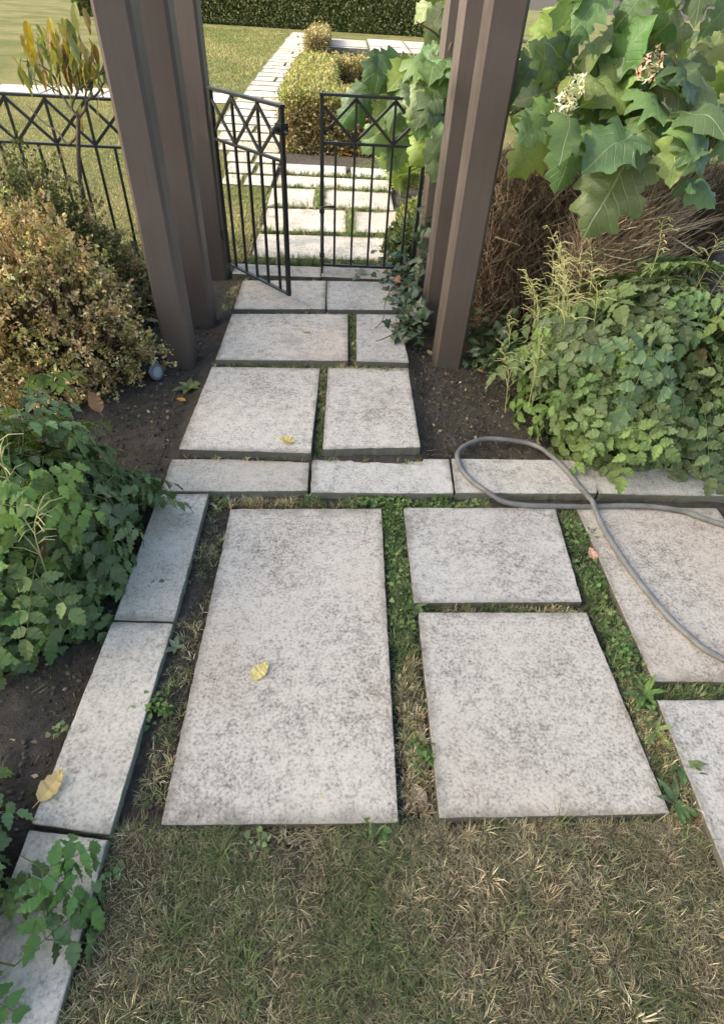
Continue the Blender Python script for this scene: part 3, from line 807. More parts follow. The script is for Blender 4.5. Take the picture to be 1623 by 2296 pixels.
def oak_leaf(seed, size=.2):
    r = np.random.default_rng(seed); V = []; F = []; k = len(HALF); cup = r.uniform(.15, .7); droop = r.uniform(.2, .65)
    base = np.array([[.135, .21, .078], [.12, .20, .082], [.20, .27, .075], [.115, .185, .072], [.15, .225, .08]][seed % 5]) * r.uniform(.8, 1.25)
    def z(x, y): return -droop * y * y - cup * x * x * 1.5 + .045 * math.sin(y * 9 + abs(x) * 11 + seed) + .09 * math.sin(x * 5 + seed * 2) * y + .05 * math.sin(x * 13 + y * 8 + seed * 3) * abs(x) * 2 + .10 * abs(x)
    mids = [(0, max(0, min(1, .02 + .98 * i / (k - 1)))) for i in range(k)]
    for (x_, y_) in mids: V.append((0, y_, z(0, y_)))
    for sg in (1, -1):
        rows = []
        for fr in (.5, 1.0):
            row = []
            for i, (hx, hy) in enumerate(HALF):
                j = 1 + .07 * r.standard_normal() * (fr == 1.0); x_ = sg * hx * fr * j * (1.0 + .05 * seed % .1); y_ = mids[i][1] * (1 - fr) + hy * fr
                row.append(len(V)); V.append((x_, y_, z(x_, y_)))
            rows.append(row)
        mrow = list(range(k))
        for a, b in ((mrow, rows[0]), (rows[0], rows[1])):
            for i in range(k - 1):
                f = (a[i], b[i], b[i + 1], a[i + 1]); F.append(f if sg > 0 else f[::-1])
    tip = len(V); V.append((0, 1.03, z(0, 1.03)))
    F.append((k - 1, k + 2 * k - 1, tip)); F.append((k - 1, tip, k + 4 * k - 1))
    st = MB(); st.tube([(0, .02, -.012), (0, -.14, -.03), (0, -.30, .0)], [.013, .012, .013], 5, False)
    n0 = len(V); V += st.v; F += [tuple(i + n0 for i in f) for f in st.f]
    me = bpy.data.meshes.new('oak_leaf'); me.from_pydata(V, [], F); me.polygons.foreach_set('use_smooth', np.ones(len(me.polygons), bool))
    a = me.color_attributes.new('col', 'FLOAT_COLOR', 'POINT'); c4 = np.ones((len(V), 4), np.float32); c4[:, :3] = base; c4[n0:, :3] = (.22, .14, .07); a.data.foreach_set('color', c4.ravel())
    me.materials.append(M['hyd']); me.update(); return me


OAK = [oak_leaf(i) for i in range(10)]


def flower_cluster(root, p, d, L, pink, n=46, s=.014):
    d = nrm(np.array(d, float)); t = rng.random(n); ax = np.array(p) + t[:, None] * d * L
    off = nrm(rng.standard_normal((n, 3))) * (.05 * (1 - t * .6))[:, None]
    N = nrm(off + .3 * rng.standard_normal((n, 3)) * .05); P = ax + off; cols = pick([(.78, .76, .60), (.70, .66, .50)] if not pink else [(.60, .42, .33), (.50, .34, .26), (.62, .55, .42)], n, None, .12)
    tv = [(0, 0, 0), (.5, .2, .1), (1, 0, 0), (.2, .5, .1), (0, 1, 0), (-.2, .5, .1), (-1, 0, 0), (-.5, .2, .1), (-.2, -.5, .1), (0, -1, 0), (.2, -.5, .1)]
    tf = [(0, 1, 2), (0, 2, 10), (0, 3, 4), (0, 4, 5), (0, 7, 6), (0, 6, 8), (0, 8, 9), (0, 9, 10)]
    X = nrm(np.cross(N, rng.standard_normal((n, 3)))); Y = np.cross(N, X); sz = s * rng.uniform(.7, 1.3, (n, 1))
    o = obj('flower_head', scatter('flower_head', tv, tf, P, X * sz, Y * sz, N * sz, cols), M['flower'], root); return o


def hydrangea(label, base, spots, stems, fill=None):
    root = thing('hydrangea', label, 'shrub', base); b = np.array(base)
    for i, (p, yd, zd, s) in enumerate(spots):
        obj('leaf', OAK[i % len(OAK)], None, root, mtx=axes_matrix(np.array(p) - b, yd, zd, s))
    for pts in stems:
        mb = MB(); q = smooth_path(np.array(pts, float) - b, 5); mb.tube(q, np.linspace(.011, .004, len(q)), 6, True)
        obj('stem', mb.mesh('stem', True, (.16, .10, .055)), M['twig'], root)
    return root


def c4p(x, y): return ((1620 + x / 2.029) / 1.5274, (180 + y / 2.029) / 1.5274)


def c3p(x, y): return ((1040 + x / 2.705) / 1.5274, (180 + y / 2.705) / 1.5274)


spots = []
def hl(bx, by, tx, ty, Y0, Y1, s=None, conv=c4p, zd=(0, -.75, .65)):
    """one hydrangea leaf from its base and tip in the photo and the two depths it spans"""
    a = atY(*conv(bx, by), Y0); b_ = atY(*conv(tx, ty), Y1); L = np.linalg.norm(b_ - a)
    spots.append((a, b_ - a, np.array(zd) + .22 * rng.standard_normal(3), L if s is None else s))


# leaves that can be told apart, front ones first
hl(1100, 720, 770, 1190, 2.66, 2.52, zd=(-.2, -.75, .6)); hl(690, 590, 645, 880, 2.78, 2.66); hl(1390, 590, 1430, 850, 2.62, 2.50, zd=(.1, -.6, .8)); hl(1110, 560, 900, 650, 2.62, 2.52, .24, zd=(0, -.5, .9))
hl(1240, 520, 1010, 640, 2.68, 2.55, .22); hl(660, 440, 700, 570, 2.60, 2.45, .17, zd=(0, -.3, 1)); hl(480, 430, 350, 580, 2.74, 2.6, .15); hl(900, 520, 720, 470, 2.7, 2.66, .17, zd=(0, -.4, 1))
hl(1430, 420, 1620, 330, 2.72, 2.6, .22, zd=(0, -.6, .8)); hl(1450, 470, 1600, 560, 2.68, 2.52, .2); hl(1480, 560, 1640, 800, 2.6, 2.5); hl(1460, 900, 1640, 930, 2.7, 2.6, .15)
hl(1120, 190, 830, 250, 2.86, 2.72, .22, zd=(0, -.4, .9)); hl(980, 130, 1040, 20, 2.9, 2.86, .2); hl(1080, 150, 900, 30, 2.95, 2.85, .2); hl(600, 170, 540, 30, 2.85, 2.8, .16); hl(660, 110, 640, 10, 2.9, 2.84, .17)
hl(640, 190, 800, 140, 2.82, 2.74, .16, zd=(0, -.4, 1)); hl(520, 270, 400, 290, 2.85, 2.78, .12); hl(540, 330, 470, 330, 2.72, 2.66, .10); hl(1430, 80, 1530, 170, 2.86, 2.72, .2, zd=(.2, -.5, .7)); hl(1420, 70, 1440, 240, 2.86, 2.74, .18)
hl(1230, 110, 1120, 20, 2.9, 2.85, .15); hl(1260, 170, 1420, 200, 2.86, 2.76, .18, zd=(0, -.4, 1)); hl(1170, 250, 1330, 340, 2.8, 2.66, .2); hl(1090, 280, 1010, 330, 2.84, 2.78, .13); hl(860, 590, 880, 740, 2.95, 2.86, .17)
hl(520, 560, 400, 690, 3.0, 2.95, .2); hl(760, 600, 850, 730, 3.0, 2.92, .19); hl(1300, 400, 1280, 500, 2.9, 2.84, .18); hl(820, 400, 900, 480, 2.86, 2.8, .16); hl(1190, 380, 1140, 470, 2.92, 2.86, .2)
hl(460, 170, 380, 240, 2.96, 2.9, .16); hl(430, 60, 380, 140, 3.0, 2.95, .17); hl(760, 60, 850, 20, 3.0, 2.95, .16); hl(800, 300, 720, 250, 2.9, 2.86, .14); hl(950, 330, 860, 400, 2.94, 2.88, .16); hl(1550, 180, 1640, 260, 2.9, 2.8, .2)
# leaves deeper in the bush and above the picture
for i in range(100):
    x_ = rng.uniform(.86, 1.85); z_ = rng.uniform(1.10, 1.75); y_ = rng.uniform(2.85, 3.45) - .12 * max(0, z_ - 1.3)
    a = rng.uniform(0, 6.28); out = np.array([.7 * math.cos(a), -.45 + .6 * math.sin(a), -.5])
    spots.append((np.array([x_, y_, z_]), out, np.array([.2 * rng.standard_normal(), -.45, .85]) + .3 * rng.standard_normal(3), rng.uniform(.10, .20)))
hb = (1.50, 3.10, .0)
st = [[(1.5, 3.1, -.02), (1.48, 3.05, .5), (1.36, 2.95, 1.0), (1.25, 2.9, 1.22), (1.05, 2.85, 1.24)], [(1.5, 3.12, -.02), (1.56, 3.05, .6), (1.52, 2.9, 1.05), (1.42, 2.84, 1.3), (1.3, 2.82, 1.42)],
      [(1.5, 3.1, -.02), (1.42, 3.12, .6), (1.18, 3.0, 1.05), (1.0, 2.92, 1.28), (.93, 2.9, 1.38)], [(1.52, 3.1, -.02), (1.66, 3.06, .7), (1.68, 2.95, 1.2), (1.6, 2.9, 1.5)]]
hyd = hydrangea('oakleaf hydrangea with big lobed leaves and white blossom, upper right', hb, spots, st)
for x_, y_, pink, n_ in ((620, 330, False, 30), (1230, 60, True, 24), (680, 250, False, 16)):
    p_ = atY(*c4p(x_, y_), 2.70) - np.array(hb); flower_cluster(hyd, p_ - [0, 0, .05], (.1, -.3, 1), .09, pink, n_, .021)['kind'] = 'stuff'
# the branch that hangs over the gate
spots = []
for a in ((860, 60, 620, 160, 4.15, 4.0, .24), (900, 110, 660, 250, 4.1, 4.0, .22), (1040, 90, 900, 180, 4.0, 3.9, .2), (1240, 60, 1180, 130, 3.9, 3.8, .18), (1300, 40, 1360, 100, 3.9, 3.8, .18), (640, 320, 470, 360, 4.2, 4.15, .16),
          (1060, 180, 990, 420, 3.9, 3.76, None), (1180, 210, 1080, 350, 3.86, 3.78, .2), (1240, 330, 1170, 440, 3.82, 3.74, .18), (1120, 420, 1090, 600, 3.84, 3.76, .19), (1220, 440, 1200, 560, 3.82, 3.72, .16), (960, 330, 860, 460, 4.05, 4.0, .2),
          (840, 420, 700, 600, 4.2, 4.12, .2), (900, 520, 860, 620, 4.15, 4.1, .16), (800, 640, 620, 800, 4.3, 4.2, .24), (1010, 700, 940, 860, 4.2, 4.15, .2), (900, 870, 850, 960, 4.25, 4.2, .15), (1200, 740, 1060, 900, 3.80, 3.70, .18),
          (1290, 760, 1220, 880, 3.62, 3.58, .14), (1270, 960, 1180, 1180, 3.6, 3.56, None), (1300, 660, 1250, 730, 3.7, 3.66, .12), (560, 400, 420, 540, 4.25, 4.2, .2), (1090, 560, 1130, 700, 3.9, 3.84, .17), (1340, 150, 1300, 300, 3.86, 3.8, .2), (1000, 30, 1090, 100, 3.95, 3.85, .19)):
    hl(*a, conv=c3p)
for i in range(42):
    x_ = rng.uniform(.50, .88); z_ = rng.uniform(1.02, 1.75); y_ = rng.uniform(4.02, 4.6)
    if z_ < 1.3 and x_ < .52: continue
    a = rng.uniform(0, 6.28); spots.append((np.array([x_, y_, z_]), np.array([-.3 + .7 * math.cos(a), -.3 + .6 * math.sin(a), -.6]), np.array([.5 * rng.standard_normal(), -.4, .7]), rng.uniform(.12, .18)))
hb2 = (.92, 4.55, .05)
hyd2 = hydrangea('hydrangea branches hanging over the top of the shut gate leaf', hb2, spots, [[(.92, 4.55, .03), (.88, 4.5, .6), (.72, 4.35, 1.15), (.55, 4.15, 1.35), (.4, 4.1, 1.42)], [(.94, 4.56, .03), (.9, 4.4, .7), (.75, 4.1, 1.2), (.62, 3.98, 1.4), (.56, 3.84, 1.32)],
                 [(.9, 4.55, .03), (.8, 4.55, .6), (.6, 4.4, 1.05), (.42, 4.3, 1.2)]])
for x_, y_, n_ in ((790, 270, 42), (700, 330, 26)):
    p_ = atY(*c3p(x_, y_), 4.15) - np.array(hb2); flower_cluster(hyd2, p_ - [0, 0, .04], (-.4, -.3, .9), .12, True, n_, .02)['kind'] = 'stuff'


# ------------------------------------------------------------------ thin tree by the fence, with drooping yellowing leaves
def lance(seed):
    r = np.random.default_rng(seed); v, f = leaflet(1, .17, 7, 0, .3, r.uniform(.1, .5)); base = [(.42, .34, .09), (.30, .31, .10), (.19, .23, .08), (.15, .19, .07), (.27, .18, .085), (.40, .31, .09)][seed % 6]
    me = bpy.data.meshes.new('lance_leaf'); me.from_pydata(v, [], f); a = me.color_attributes.new('col', 'FLOAT_COLOR', 'POINT')
    a.data.foreach_set('color', np.tile(np.array([*base, 1], np.float32), len(v))); me.materials.append(M['leaf']); me.update(); return me


LAN = [lance(i) for i in range(12)]
sb = (-1.52, 3.62, .02)
sap = thing('sapling', 'thin bare stemmed sapling with drooping yellowing leaves by the fence', 'tree', sb)
def c1p(x, y): return ((60 + x / 2.029) / 1.5274, (180 + y / 2.029) / 1.5274)
trunkp = np.array([(-1.52, 3.62, .0), (-1.485, 3.62, .40), (-1.455, 3.6, .70), (-1.385, 3.6, .97)]) - sb
mb = MB(); q = smooth_path(trunkp, 5); mb.tube(q, np.linspace(.016, .011, len(q)), 7); obj('trunk', mb.mesh('trunk', True), M['bark'], sap)
tips = []
for pts in ([(425, 450), (480, 380), (490, 260), (560, 170), (640, 110)], [(425, 450), (380, 370), (430, 250), (400, 170), (330, 100), (250, 60)], [(430, 440), (360, 380), (300, 290), (200, 230), (60, 170)], [(480, 330), (545, 290), (590, 210), (620, 190)],
            [(430, 250), (520, 190), (600, 130), (650, 40)], [(400, 170), (340, 60), (330, -40), (280, -160)], [(490, 260), (470, 180), (450, 60), (470, -60), (440, -190)], [(250, 60), (150, -20), (60, -90)], [(425, 560), (340, 640), (260, 560), (150, 500), (20, 380)], [(300, 290), (240, 160), (120, 80), (0, 60)]):
    P = np.array([atY(*c1p(a, b_), 3.60 + .03 * k) for k, (a, b_) in enumerate(pts)]) - sb; P[:, 1] += np.linspace(0, rng.uniform(-.12, .12), len(P))
    mb = MB(); q = smooth_path(P, 4); mb.tube(q, np.linspace(.0075, .0025, len(q)), 5); obj('branch', mb.mesh('branch', True), M['bark'], sap)
    for k in range(len(q) // 3, len(q)): tips.append(q[k])
tips = np.array(tips)
for i in range(230):
    t = tips[rng.integers(len(tips))] + rng.normal(0, .05, 3); 
    if t[2] + sb[2] < 1.165 and rng.random() < .96: continue
    a = rng.uniform(0, 6.28); obj('leaf', LAN[rng.integers(12)], None, sap, mtx=axes_matrix(t, (math.cos(a) * .5, math.sin(a) * .5, -.75), (math.cos(a), math.sin(a), .6), rng.uniform(.07, .125)))

# ------------------------------------------------------------------ ivy at the feet of the right posts
IVY = [(0, 0), (.25, -.10), (.5, .05), (.36, .28), (.45, .45), (.22, .55), (0, 1.0), (-.22, .55), (-.45, .45), (-.36, .28), (-.5, .05), (-.25, -.10)]
IVM = []
for i in range(5):
    V = [(0, .25, .04)] + [(x_ * 1.05, y_, -.10 * abs(x_) + .05 * math.sin(i + k)) for k, (x_, y_) in enumerate(IVY)]
    me = bpy.data.meshes.new('ivy_leaf'); me.from_pydata(V, [], [(0, k + 1, (k + 1) % 12 + 1) for k in range(12)]); a = me.color_attributes.new('col', 'FLOAT_COLOR', 'POINT')
    base = [(.040, .066, .030), (.052, .08, .036), (.034, .055, .026), (.065, .09, .040), (.13, .07, .04)][i]
    cc = np.ones((13, 4), np.float32); cc[:, :3] = base; cc[0, :3] = np.array(base) * 1.7; a.data.foreach_set('color', cc.ravel()); me.materials.append(M['ivy']); me.update(); IVM.append(me)


def ivy(label, base, n, samp, vines):
    root = thing('ivy', label, 'ivy', base); b = np.array(base)
    for i in range(n):
        p, nv = samp(); yd = rng.standard_normal(3) * [1, 1, .4]; zd = np.array(nv) + .45 * rng.standard_normal(3)
        obj('leaf', IVM[rng.choice(5, p=[.27, .27, .22, .2, .04])], None, root, mtx=axes_matrix(p - b, yd, zd, rng.uniform(.035, .068)))
    for v in vines:
        mb = MB(); q = smooth_path(np.array(v, float) - b, 5); mb.tube(q, np.linspace(.004, .002, len(q)), 5); obj('vine', mb.mesh('vine', True, (.10, .075, .05)), M['twig'], root)


def s_ground():
    t = rng.random(); y_ = 2.95 + t * 1.35; x_ = .50 - abs(rng.normal(0, .10)) * (.6 + .5 * math.sin(y_ * 5.5) ** 2) - .03 * (y_ > 3.3)
    h = .05 + .20 * rng.random() ** 1.5 * min(1, (x_ - .28) / .2) if x_ > .28 else .11
    return np.array([x_, y_, max(.02, h + .04)]), (-.25, -.35, 1)


def s_right():
    y_ = rng.uniform(2.82, 3.15); x_ = rng.uniform(.72, 1.02); return np.array([x_, y_, .03 + .22 * rng.random() * min(1, (y_ - 2.75) / .2)]), (-.1, -.5, .9)


def s_climb():
    z_ = rng.uniform(.15, .62); return np.array([rng.uniform(.495, .53), 3.62 + rng.normal(0, .08), z_]), (-.5, -.7, .4)


ivy('dark ivy spreading from the right posts onto the slabs by the gate', (.48, 3.4, .04), 300, s_ground, [[(.5, 3.9, .06), (.38, 3.7, .13), (.30, 3.45, .13), (.27, 3.2, .12), (.22, 3.1, .11)], [(.5, 3.3, .05), (.40, 3.1, .12), (.27, 2.98, .11), (.22, 2.95, .105)]])
ivy('dark ivy patch on the soil right of the front right post', (.85, 2.98, .02), 120, s_right, [[(.75, 3.0, .03), (.85, 2.9, .06), (.98, 2.95, .05)]])
ivy('ivy climbing between the middle and rear right posts', (.50, 3.68, .04), 32, s_climb, [[(.52, 3.62, .03), (.515, 3.63, .3), (.515, 3.62, .62)]])


# ------------------------------------------------------------------ fern and small growth beside the path beyond the gate
def frond(seed):
    r = np.random.default_rng(seed); V = []; F = []; n = 22
    mb = MB(); ax = [(0, t, .32 * math.sin(t * 2.6) - .25 * t * t) for t in np.linspace(0, 1, 9)]; mb.tube(ax, np.linspace(.008, .003, 9), 4, False); V += mb.v; F += mb.f
    for i in range(n):
        t = .12 + .86 * i / n; y_ = t; z_ = .32 * math.sin(t * 2.6) - .25 * t * t; w_ = .24 * math.sin(math.pi * min(1, t * .95 + .10)) ** .8 + .015; hw = .017
        for sg in (1, -1):
            b = len(V); V += [(0, y_ - hw, z_), (sg * w_ * .5, y_ - hw + .04, z_ + .015), (sg * w_, y_ + .09, z_ - .03), (sg * w_ * .5, y_ + hw + .045, z_ + .015), (0, y_ + hw, z_)]
            f = [(b, b + 1, b + 3, b + 4), (b + 1, b + 2, b + 3)]; F += f if sg > 0 else [q[::-1] for q in f]
    me = bpy.data.meshes.new('frond'); me.from_pydata([tuple(v) for v in V], [], F); a = me.color_attributes.new('col', 'FLOAT_COLOR', 'POINT')
    a.data.foreach_set('color', np.tile(np.array([.20, .26, .06, 1], np.float32), len(V))); me.materials.append(M['leaf']); me.update(); return me


FR = [frond(i) for i in range(3)]
fb = (.60, 5.95, .05)
fern = thing('fern', 'bright green fern beside the path beyond the shut gate leaf', 'fern', fb)
for i, (az, el, s) in enumerate(((95, 62, .52), (150, 40, .48), (200, 30, .42), (60, 50, .5), (250, 30, .38), (20, 35, .44), (300, 35, .4), (175, 52, .46), (120, 30, .4))):
    d = np.array([math.cos(R(az)) * math.cos(R(el)), math.sin(R(az)) * math.cos(R(el)), math.sin(R(el))]); up = np.array([0, -.3, 1.0])
    obj('frond', FR[i % 3], None, fern, mtx=axes_matrix(rng.normal(0, .02, 3) + [0, 0, .02], d, up - d * (up @ d), s * 1.3))
P, N, f_ = mound_points((0, 0, 0), (.20, .55, .20), 3600, .6)
lb = thing('ground_cover', 'leafy yellow green undergrowth along the right edge of the path past the gate', 'plant', (.66, 5.0, .06))
o = obj('foliage', shrub_leaves(P, nrm(N + [0, 0, .6]), .036, pick([(.16, .20, .06), (.11, .15, .045), (.22, .23, .08), (.24, .18, .09), (.08, .10, .035)], len(P))), M['small_leaf'], lb); o['kind'] = 'stuff'
P, N, f_ = mound_points((0, 0, 0), (.30, .55, .26), 3800, .6)
lb = thing('ground_cover', 'straggling dry undergrowth between the fern and the hedge', 'plant', (.82, 6.75, .06))
o = obj('foliage', shrub_leaves(P, nrm(N + [0, 0, .6]), .04, pick([(.20, .22, .07), (.26, .20, .10), (.15, .17, .055)], len(P))), M['small_leaf'], lb); o['kind'] = 'stuff'


P, N, f_ = mound_points((0, 0, 0), (.17, .34, .24), 2600, .6)
lb = thing('ground_cover', 'dark green undergrowth at the hinge side of the shut gate leaf', 'plant', (.50, 4.42, .06))
o = obj('foliage', shrub_leaves(P, nrm(N + [0, 0, .6]), .034, pick([(.07, .095, .035), (.10, .13, .05), (.055, .07, .03), (.15, .17, .07)], len(P))), M['small_leaf'], lb); o['kind'] = 'stuff'


# ------------------------------------------------------------------ boulder
def boulder(label, loc, r, seed):
    rr = np.random.default_rng(seed); V = []; F = []; nu, nv = 26, 16
    for j in range(nv + 1):
        th = math.pi * j / nv
        for i in range(nu):
            ph = 2 * math.pi * i / nu; d = np.array([math.sin(th) * math.cos(ph), math.sin(th) * math.sin(ph), math.cos(th)])
            s = 1 + .10 * math.sin(3 * d[0] + 2 * d[1] + seed) + .06 * math.sin(7 * d[1] + 5 * d[2]) + .03 * math.sin(15 * d[0] - 11 * d[2])
            V.append(tuple(d * np.array(r) * s))
    for j in range(nv):
        for i in range(nu): F.append((j * nu + i, (j + 1) * nu + i, (j + 1) * nu + (i + 1) % nu, j * nu + (i + 1) % nu))
    me = bpy.data.meshes.new('boulder'); me.from_pydata(V, [], F); me.polygons.foreach_set('use_smooth', np.ones(len(F), bool)); me.update()
    return tag(obj('boulder', me, M['rock'], loc=loc), label, 'boulder')


boulder('blue grey boulder half hidden at the right edge above the green bush', (2.36, 3.20, .38), (.30, .26, .50), 3)


# ------------------------------------------------------------------ garden hose
HR = .0115
hz = [(1.95, 1.40, 0), (1.75, 1.55, 0), (1.562, 1.648, 0), (1.495, 1.690, 0), (1.398, 1.714, 0), (1.258, 1.722, 0), (1.077, 1.716, -.006), (.948, 1.716, -.006), (.83, 1.716, -.006), (.72, 1.733, -.002), (.645, 1.785, .014), (.588, 1.862, .014), (.560, 1.95, .014), (.566, 2.045, .012),
      (.628, 2.125, .004), (.720, 2.175, .000), (.82, 2.172, .000), (.92, 2.150, .000), (.975, 2.105, .004), (1.0, 2.04, .013), (1.037, 1.955, .014), (1.064, 1.845, .016), (1.082, 1.752, .022), (1.088, 1.715, .026), (1.093, 1.660, .012), (1.101, 1.566, 0), (1.117, 1.436, 0), (1.137, 1.326, 0), (1.163, 1.224, 0), (1.191, 1.138, 0), (1.224, 1.071, 0), (1.275, 1.0, 0), (1.40, .93, 0), (1.62, .92, 0)]
mb = MB(); mb.tube(smooth_path([(a, b, c_ + HR + .0015) for a, b, c_ in hz], 10), HR, 14)
tag(obj('garden_hose', mb.mesh('garden_hose', True), M['hose']), 'grey garden hose looped over the edging and across the right slabs', 'hose')

# ------------------------------------------------------------------ small spotlight by the front left post
lp = (-.955, 2.645, float(g_height(np.array(-.955), np.array(2.645))))
lamp = thing('garden_spotlight', 'small black garden spotlight lying at the foot of the front left post', 'lamp', lp)
d = nrm(np.array([.80, -.50, .10])); c0 = np.array([-.02, .015, .046])
mb = MB(); mb.tube([c0 - d * .055, c0 - d * .05, c0 + d * .035], [.020, .034, .037], 20); obj('housing', mb.mesh('housing'), M['lamp_metal'], lamp)
mb = MB(); mb.tube([c0 + d * .035, c0 + d * .048, c0 + d * .056, c0 + d * .0562], [.041, .043, .041, .034], 24); obj('rim', mb.mesh('rim'), M['lamp_rim'], lamp)
mb = MB(); mb.tube([c0 + d * .0545, c0 + d * .058], [.030, .027], 20); obj('lens', mb.mesh('lens', False), M['lens'], lamp)
mb = MB(); mb.tube([c0 - d * .02 - [0, 0, .03], (-.03, .02, -.06)], [.008, .005], 8); obj('stake', mb.mesh('stake'), M['lamp_metal'], lamp)


# ------------------------------------------------------------------ fallen leaves
def fallen(label, px, py, z, size, rot, colr, curl=.2, wid=.33, pitch=0.0):
    v, f = leaflet(1, wid, 10, .06, .14 + curl * .5, -curl * .5, .8); st = MB(); st.tube([(0, .02, .0), (0, -.22, .03)], [.018, .012], 4); n0 = len(v)
    V = np.array(v + st.v, float); V[:, 1] -= .5; V = V * size
    V[:, 2] -= V[:, 2].min() - .001
    F = f + [tuple(i + n0 for i in q) for q in st.f]; C = np.tile(np.array(colr, float), (len(V), 1)) * (1 + .10 * rng.standard_normal((len(V), 1)))
    me = bpy.data.meshes.new('fallen_leaf'); me.from_pydata(V.tolist(), [], F); a = me.color_attributes.new('col', 'FLOAT_COLOR', 'POINT'); c4 = np.ones((len(V), 4), np.float32); c4[:, :3] = np.clip(C, 0, .9); a.data.foreach_set('color', c4.ravel()); me.update()
    o = obj('fallen_leaf', me, M['dry_leaf'], loc=at(px, py, z)); o.rotation_euler = (pitch, 0, R(rot)); return tag(o, label, 'leaf', 'leaves fallen on the paving and soil')


YL = (.66, .55, .25)
fallen('pale yellow fallen leaf in the lower middle of the largest slab', 584, 1506, .0015, .074, -38, YL)
fallen('yellow fallen leaf near the front edge of the square slab, left of the joint', 643, 989, .0615, .074, 80, (.68, .55, .22), .3)
fallen('small pale fallen leaf on the wide slab in the second row before the gate', 684, 744, .0865, .045, 95, (.62, .52, .30))
fallen('curled buff fallen leaf across the edge of the left edging stone', 118, 1764, .001, .088, -28, (.62, .47, .23), .35)
fallen('tiny yellow leaf scrap near the bottom edge of the largest slab', 721, 1787, .0015, .013, 60, YL)
fallen('orange fallen leaf on the soil left of the path', 406, 897, .004, .05, 75, (.55, .30, .07))
fallen('tan fallen leaf on the soil at the foot of the front right post', 962, 791, .02, .05, 20, (.55, .42, .24))
fallen('tan curled leaf on the soil right of the front right post', 1075, 833, .01, .05, 70, (.45, .30, .18), .4)
fallen('pinkish curled leaf in the grassy joint beside the right hand slab', 1326, 1245, -.008, .06, 5, (.55, .33, .24), .5)
fallen('pale brown curled leaf in the bare joint between the front slabs', 938, 1785, -.022, .06, 35, (.30, .24, .19), .5)
fallen('bright orange leaf below the clipped hedge beyond the gate', 776, 349, .07, .15, 100, (.70, .36, .04), .5)
fallen('brown dead leaf caught in the left green plant', 92, 1222, .30, .09, 20, (.17, .10, .065), .6, pitch=.5)
fallen('reddish dead leaf at the foot of the tan bush', 213, 905, .12, .10, 40, (.30, .17, .10), .6, pitch=.6)
fallen('pale yellow green leaf on the soil left of the front left post', 340, 720, .05, .075, 85, (.50, .48, .26), .3)
fallen('buff dead leaf caught in the right green bush at the picture edge', 1565, 806, .42, .10, -40, (.55, .40, .20), .6, pitch=.4)
fallen('grey green leaf lying on the threshold stone under the drop bolt', 808, 612, .103, .10, 80, (.34, .38, .30), .3, .4)
fallen('rust brown leaf among the ivy by the middle right post', 968, 690, .12, .06, 15, (.50, .24, .10), .4)
fallen('brown leaf under the ivy right of the front right post', 1060, 790, .03, .05, 60, (.40, .20, .11), .4)


# ------------------------------------------------------------------ grass
def blades(n, xy, Lr, hr, wd, cols, zoff=0.0, zfun=None, ang=None, hs=None):
    """curved blades: xy (N,2), length and height ranges"""
    z = (g_height(xy[:, 0], xy[:, 1]) if zfun is None else zfun(xy)) + zoff
    P = np.column_stack([xy, z]); a = rng.uniform(0, 2 * math.pi, n) if ang is None else ang; s = rng.uniform(*Lr, n); h = rng.uniform(*hr, n)
    if hs is not None: h = h * hs; s = s * (.6 + .4 * hs)
    hd = np.column_stack([np.cos(a), np.sin(a), np.zeros(n)]); sd = np.column_stack([-np.sin(a), np.cos(a), np.zeros(n)]); up = np.array([0, 0, 1.0])
    wd = wd * rng.uniform(.6, 1.3, n); kink = rng.normal(0, .25, n)
    V = np.zeros((n, 5, 3)); V[:, 0] = P - sd * wd[:, None] * .5; V[:, 1] = P + sd * wd[:, None] * .5
    mid = P + hd * (s * .45)[:, None] + up * (h * .75)[:, None] + sd * (s * kink * .4)[:, None]
    V[:, 2] = mid + sd * wd[:, None] * .42; V[:, 3] = mid - sd * wd[:, None] * .42
    V[:, 4] = P + hd * s[:, None] + up * (h * rng.uniform(.45, 1.05, n))[:, None] + sd * (s * kink)[:, None]
    T = np.array([(0, 1, 2), (0, 2, 3), (3, 2, 4)]); F = (T[None] + (np.arange(n) * 5)[:, None, None]).reshape(-1, 3)
    return mk_mesh('grass', V.reshape(-1, 3), tris=F, cols=np.repeat(cols, 5, axis=0))


DRY = [(.36, .30, .19), (.25, .205, .125), (.52, .45, .31), (.12, .095, .06), (.30, .265, .145)]
GRN = [(.10, .135, .055), (.075, .105, .042), (.14, .17, .075), (.17, .18, .09)]


def turf_cols(xy, bias):
    n = len(xy); t = 1.1 * sn(xy[:, 0], xy[:, 1], 4.2) + .6 * sn(xy[:, 0], xy[:, 1], 12, 6) + .55 * rng.standard_normal(n) + bias
    return np.where((t > 0)[:, None], pick(GRN, n, None, .2), pick(DRY, n, [4, 4, 2, 3, 2], .2))


def tufted(xy, per):
    """gather blades into tufts: blade roots, blade directions, tuft index and tuft height"""
    xy = xy[rng.permutation(len(xy))]; m = len(xy) // per; c = xy[:m]; k = np.repeat(np.arange(m), per); a = rng.uniform(0, 2 * math.pi, len(k)); r_ = np.abs(rng.normal(0, .006, len(k)))
    lean = rng.uniform(0, 2 * math.pi, m)[k]; a2 = np.arctan2(np.sin(a) + .7 * np.sin(lean), np.cos(a) + .7 * np.cos(lean))
    return c[k] + np.column_stack([np.cos(a), np.sin(a)]) * r_[:, None], a2, k, c, rng.uniform(.5, 1.5, m)[k]


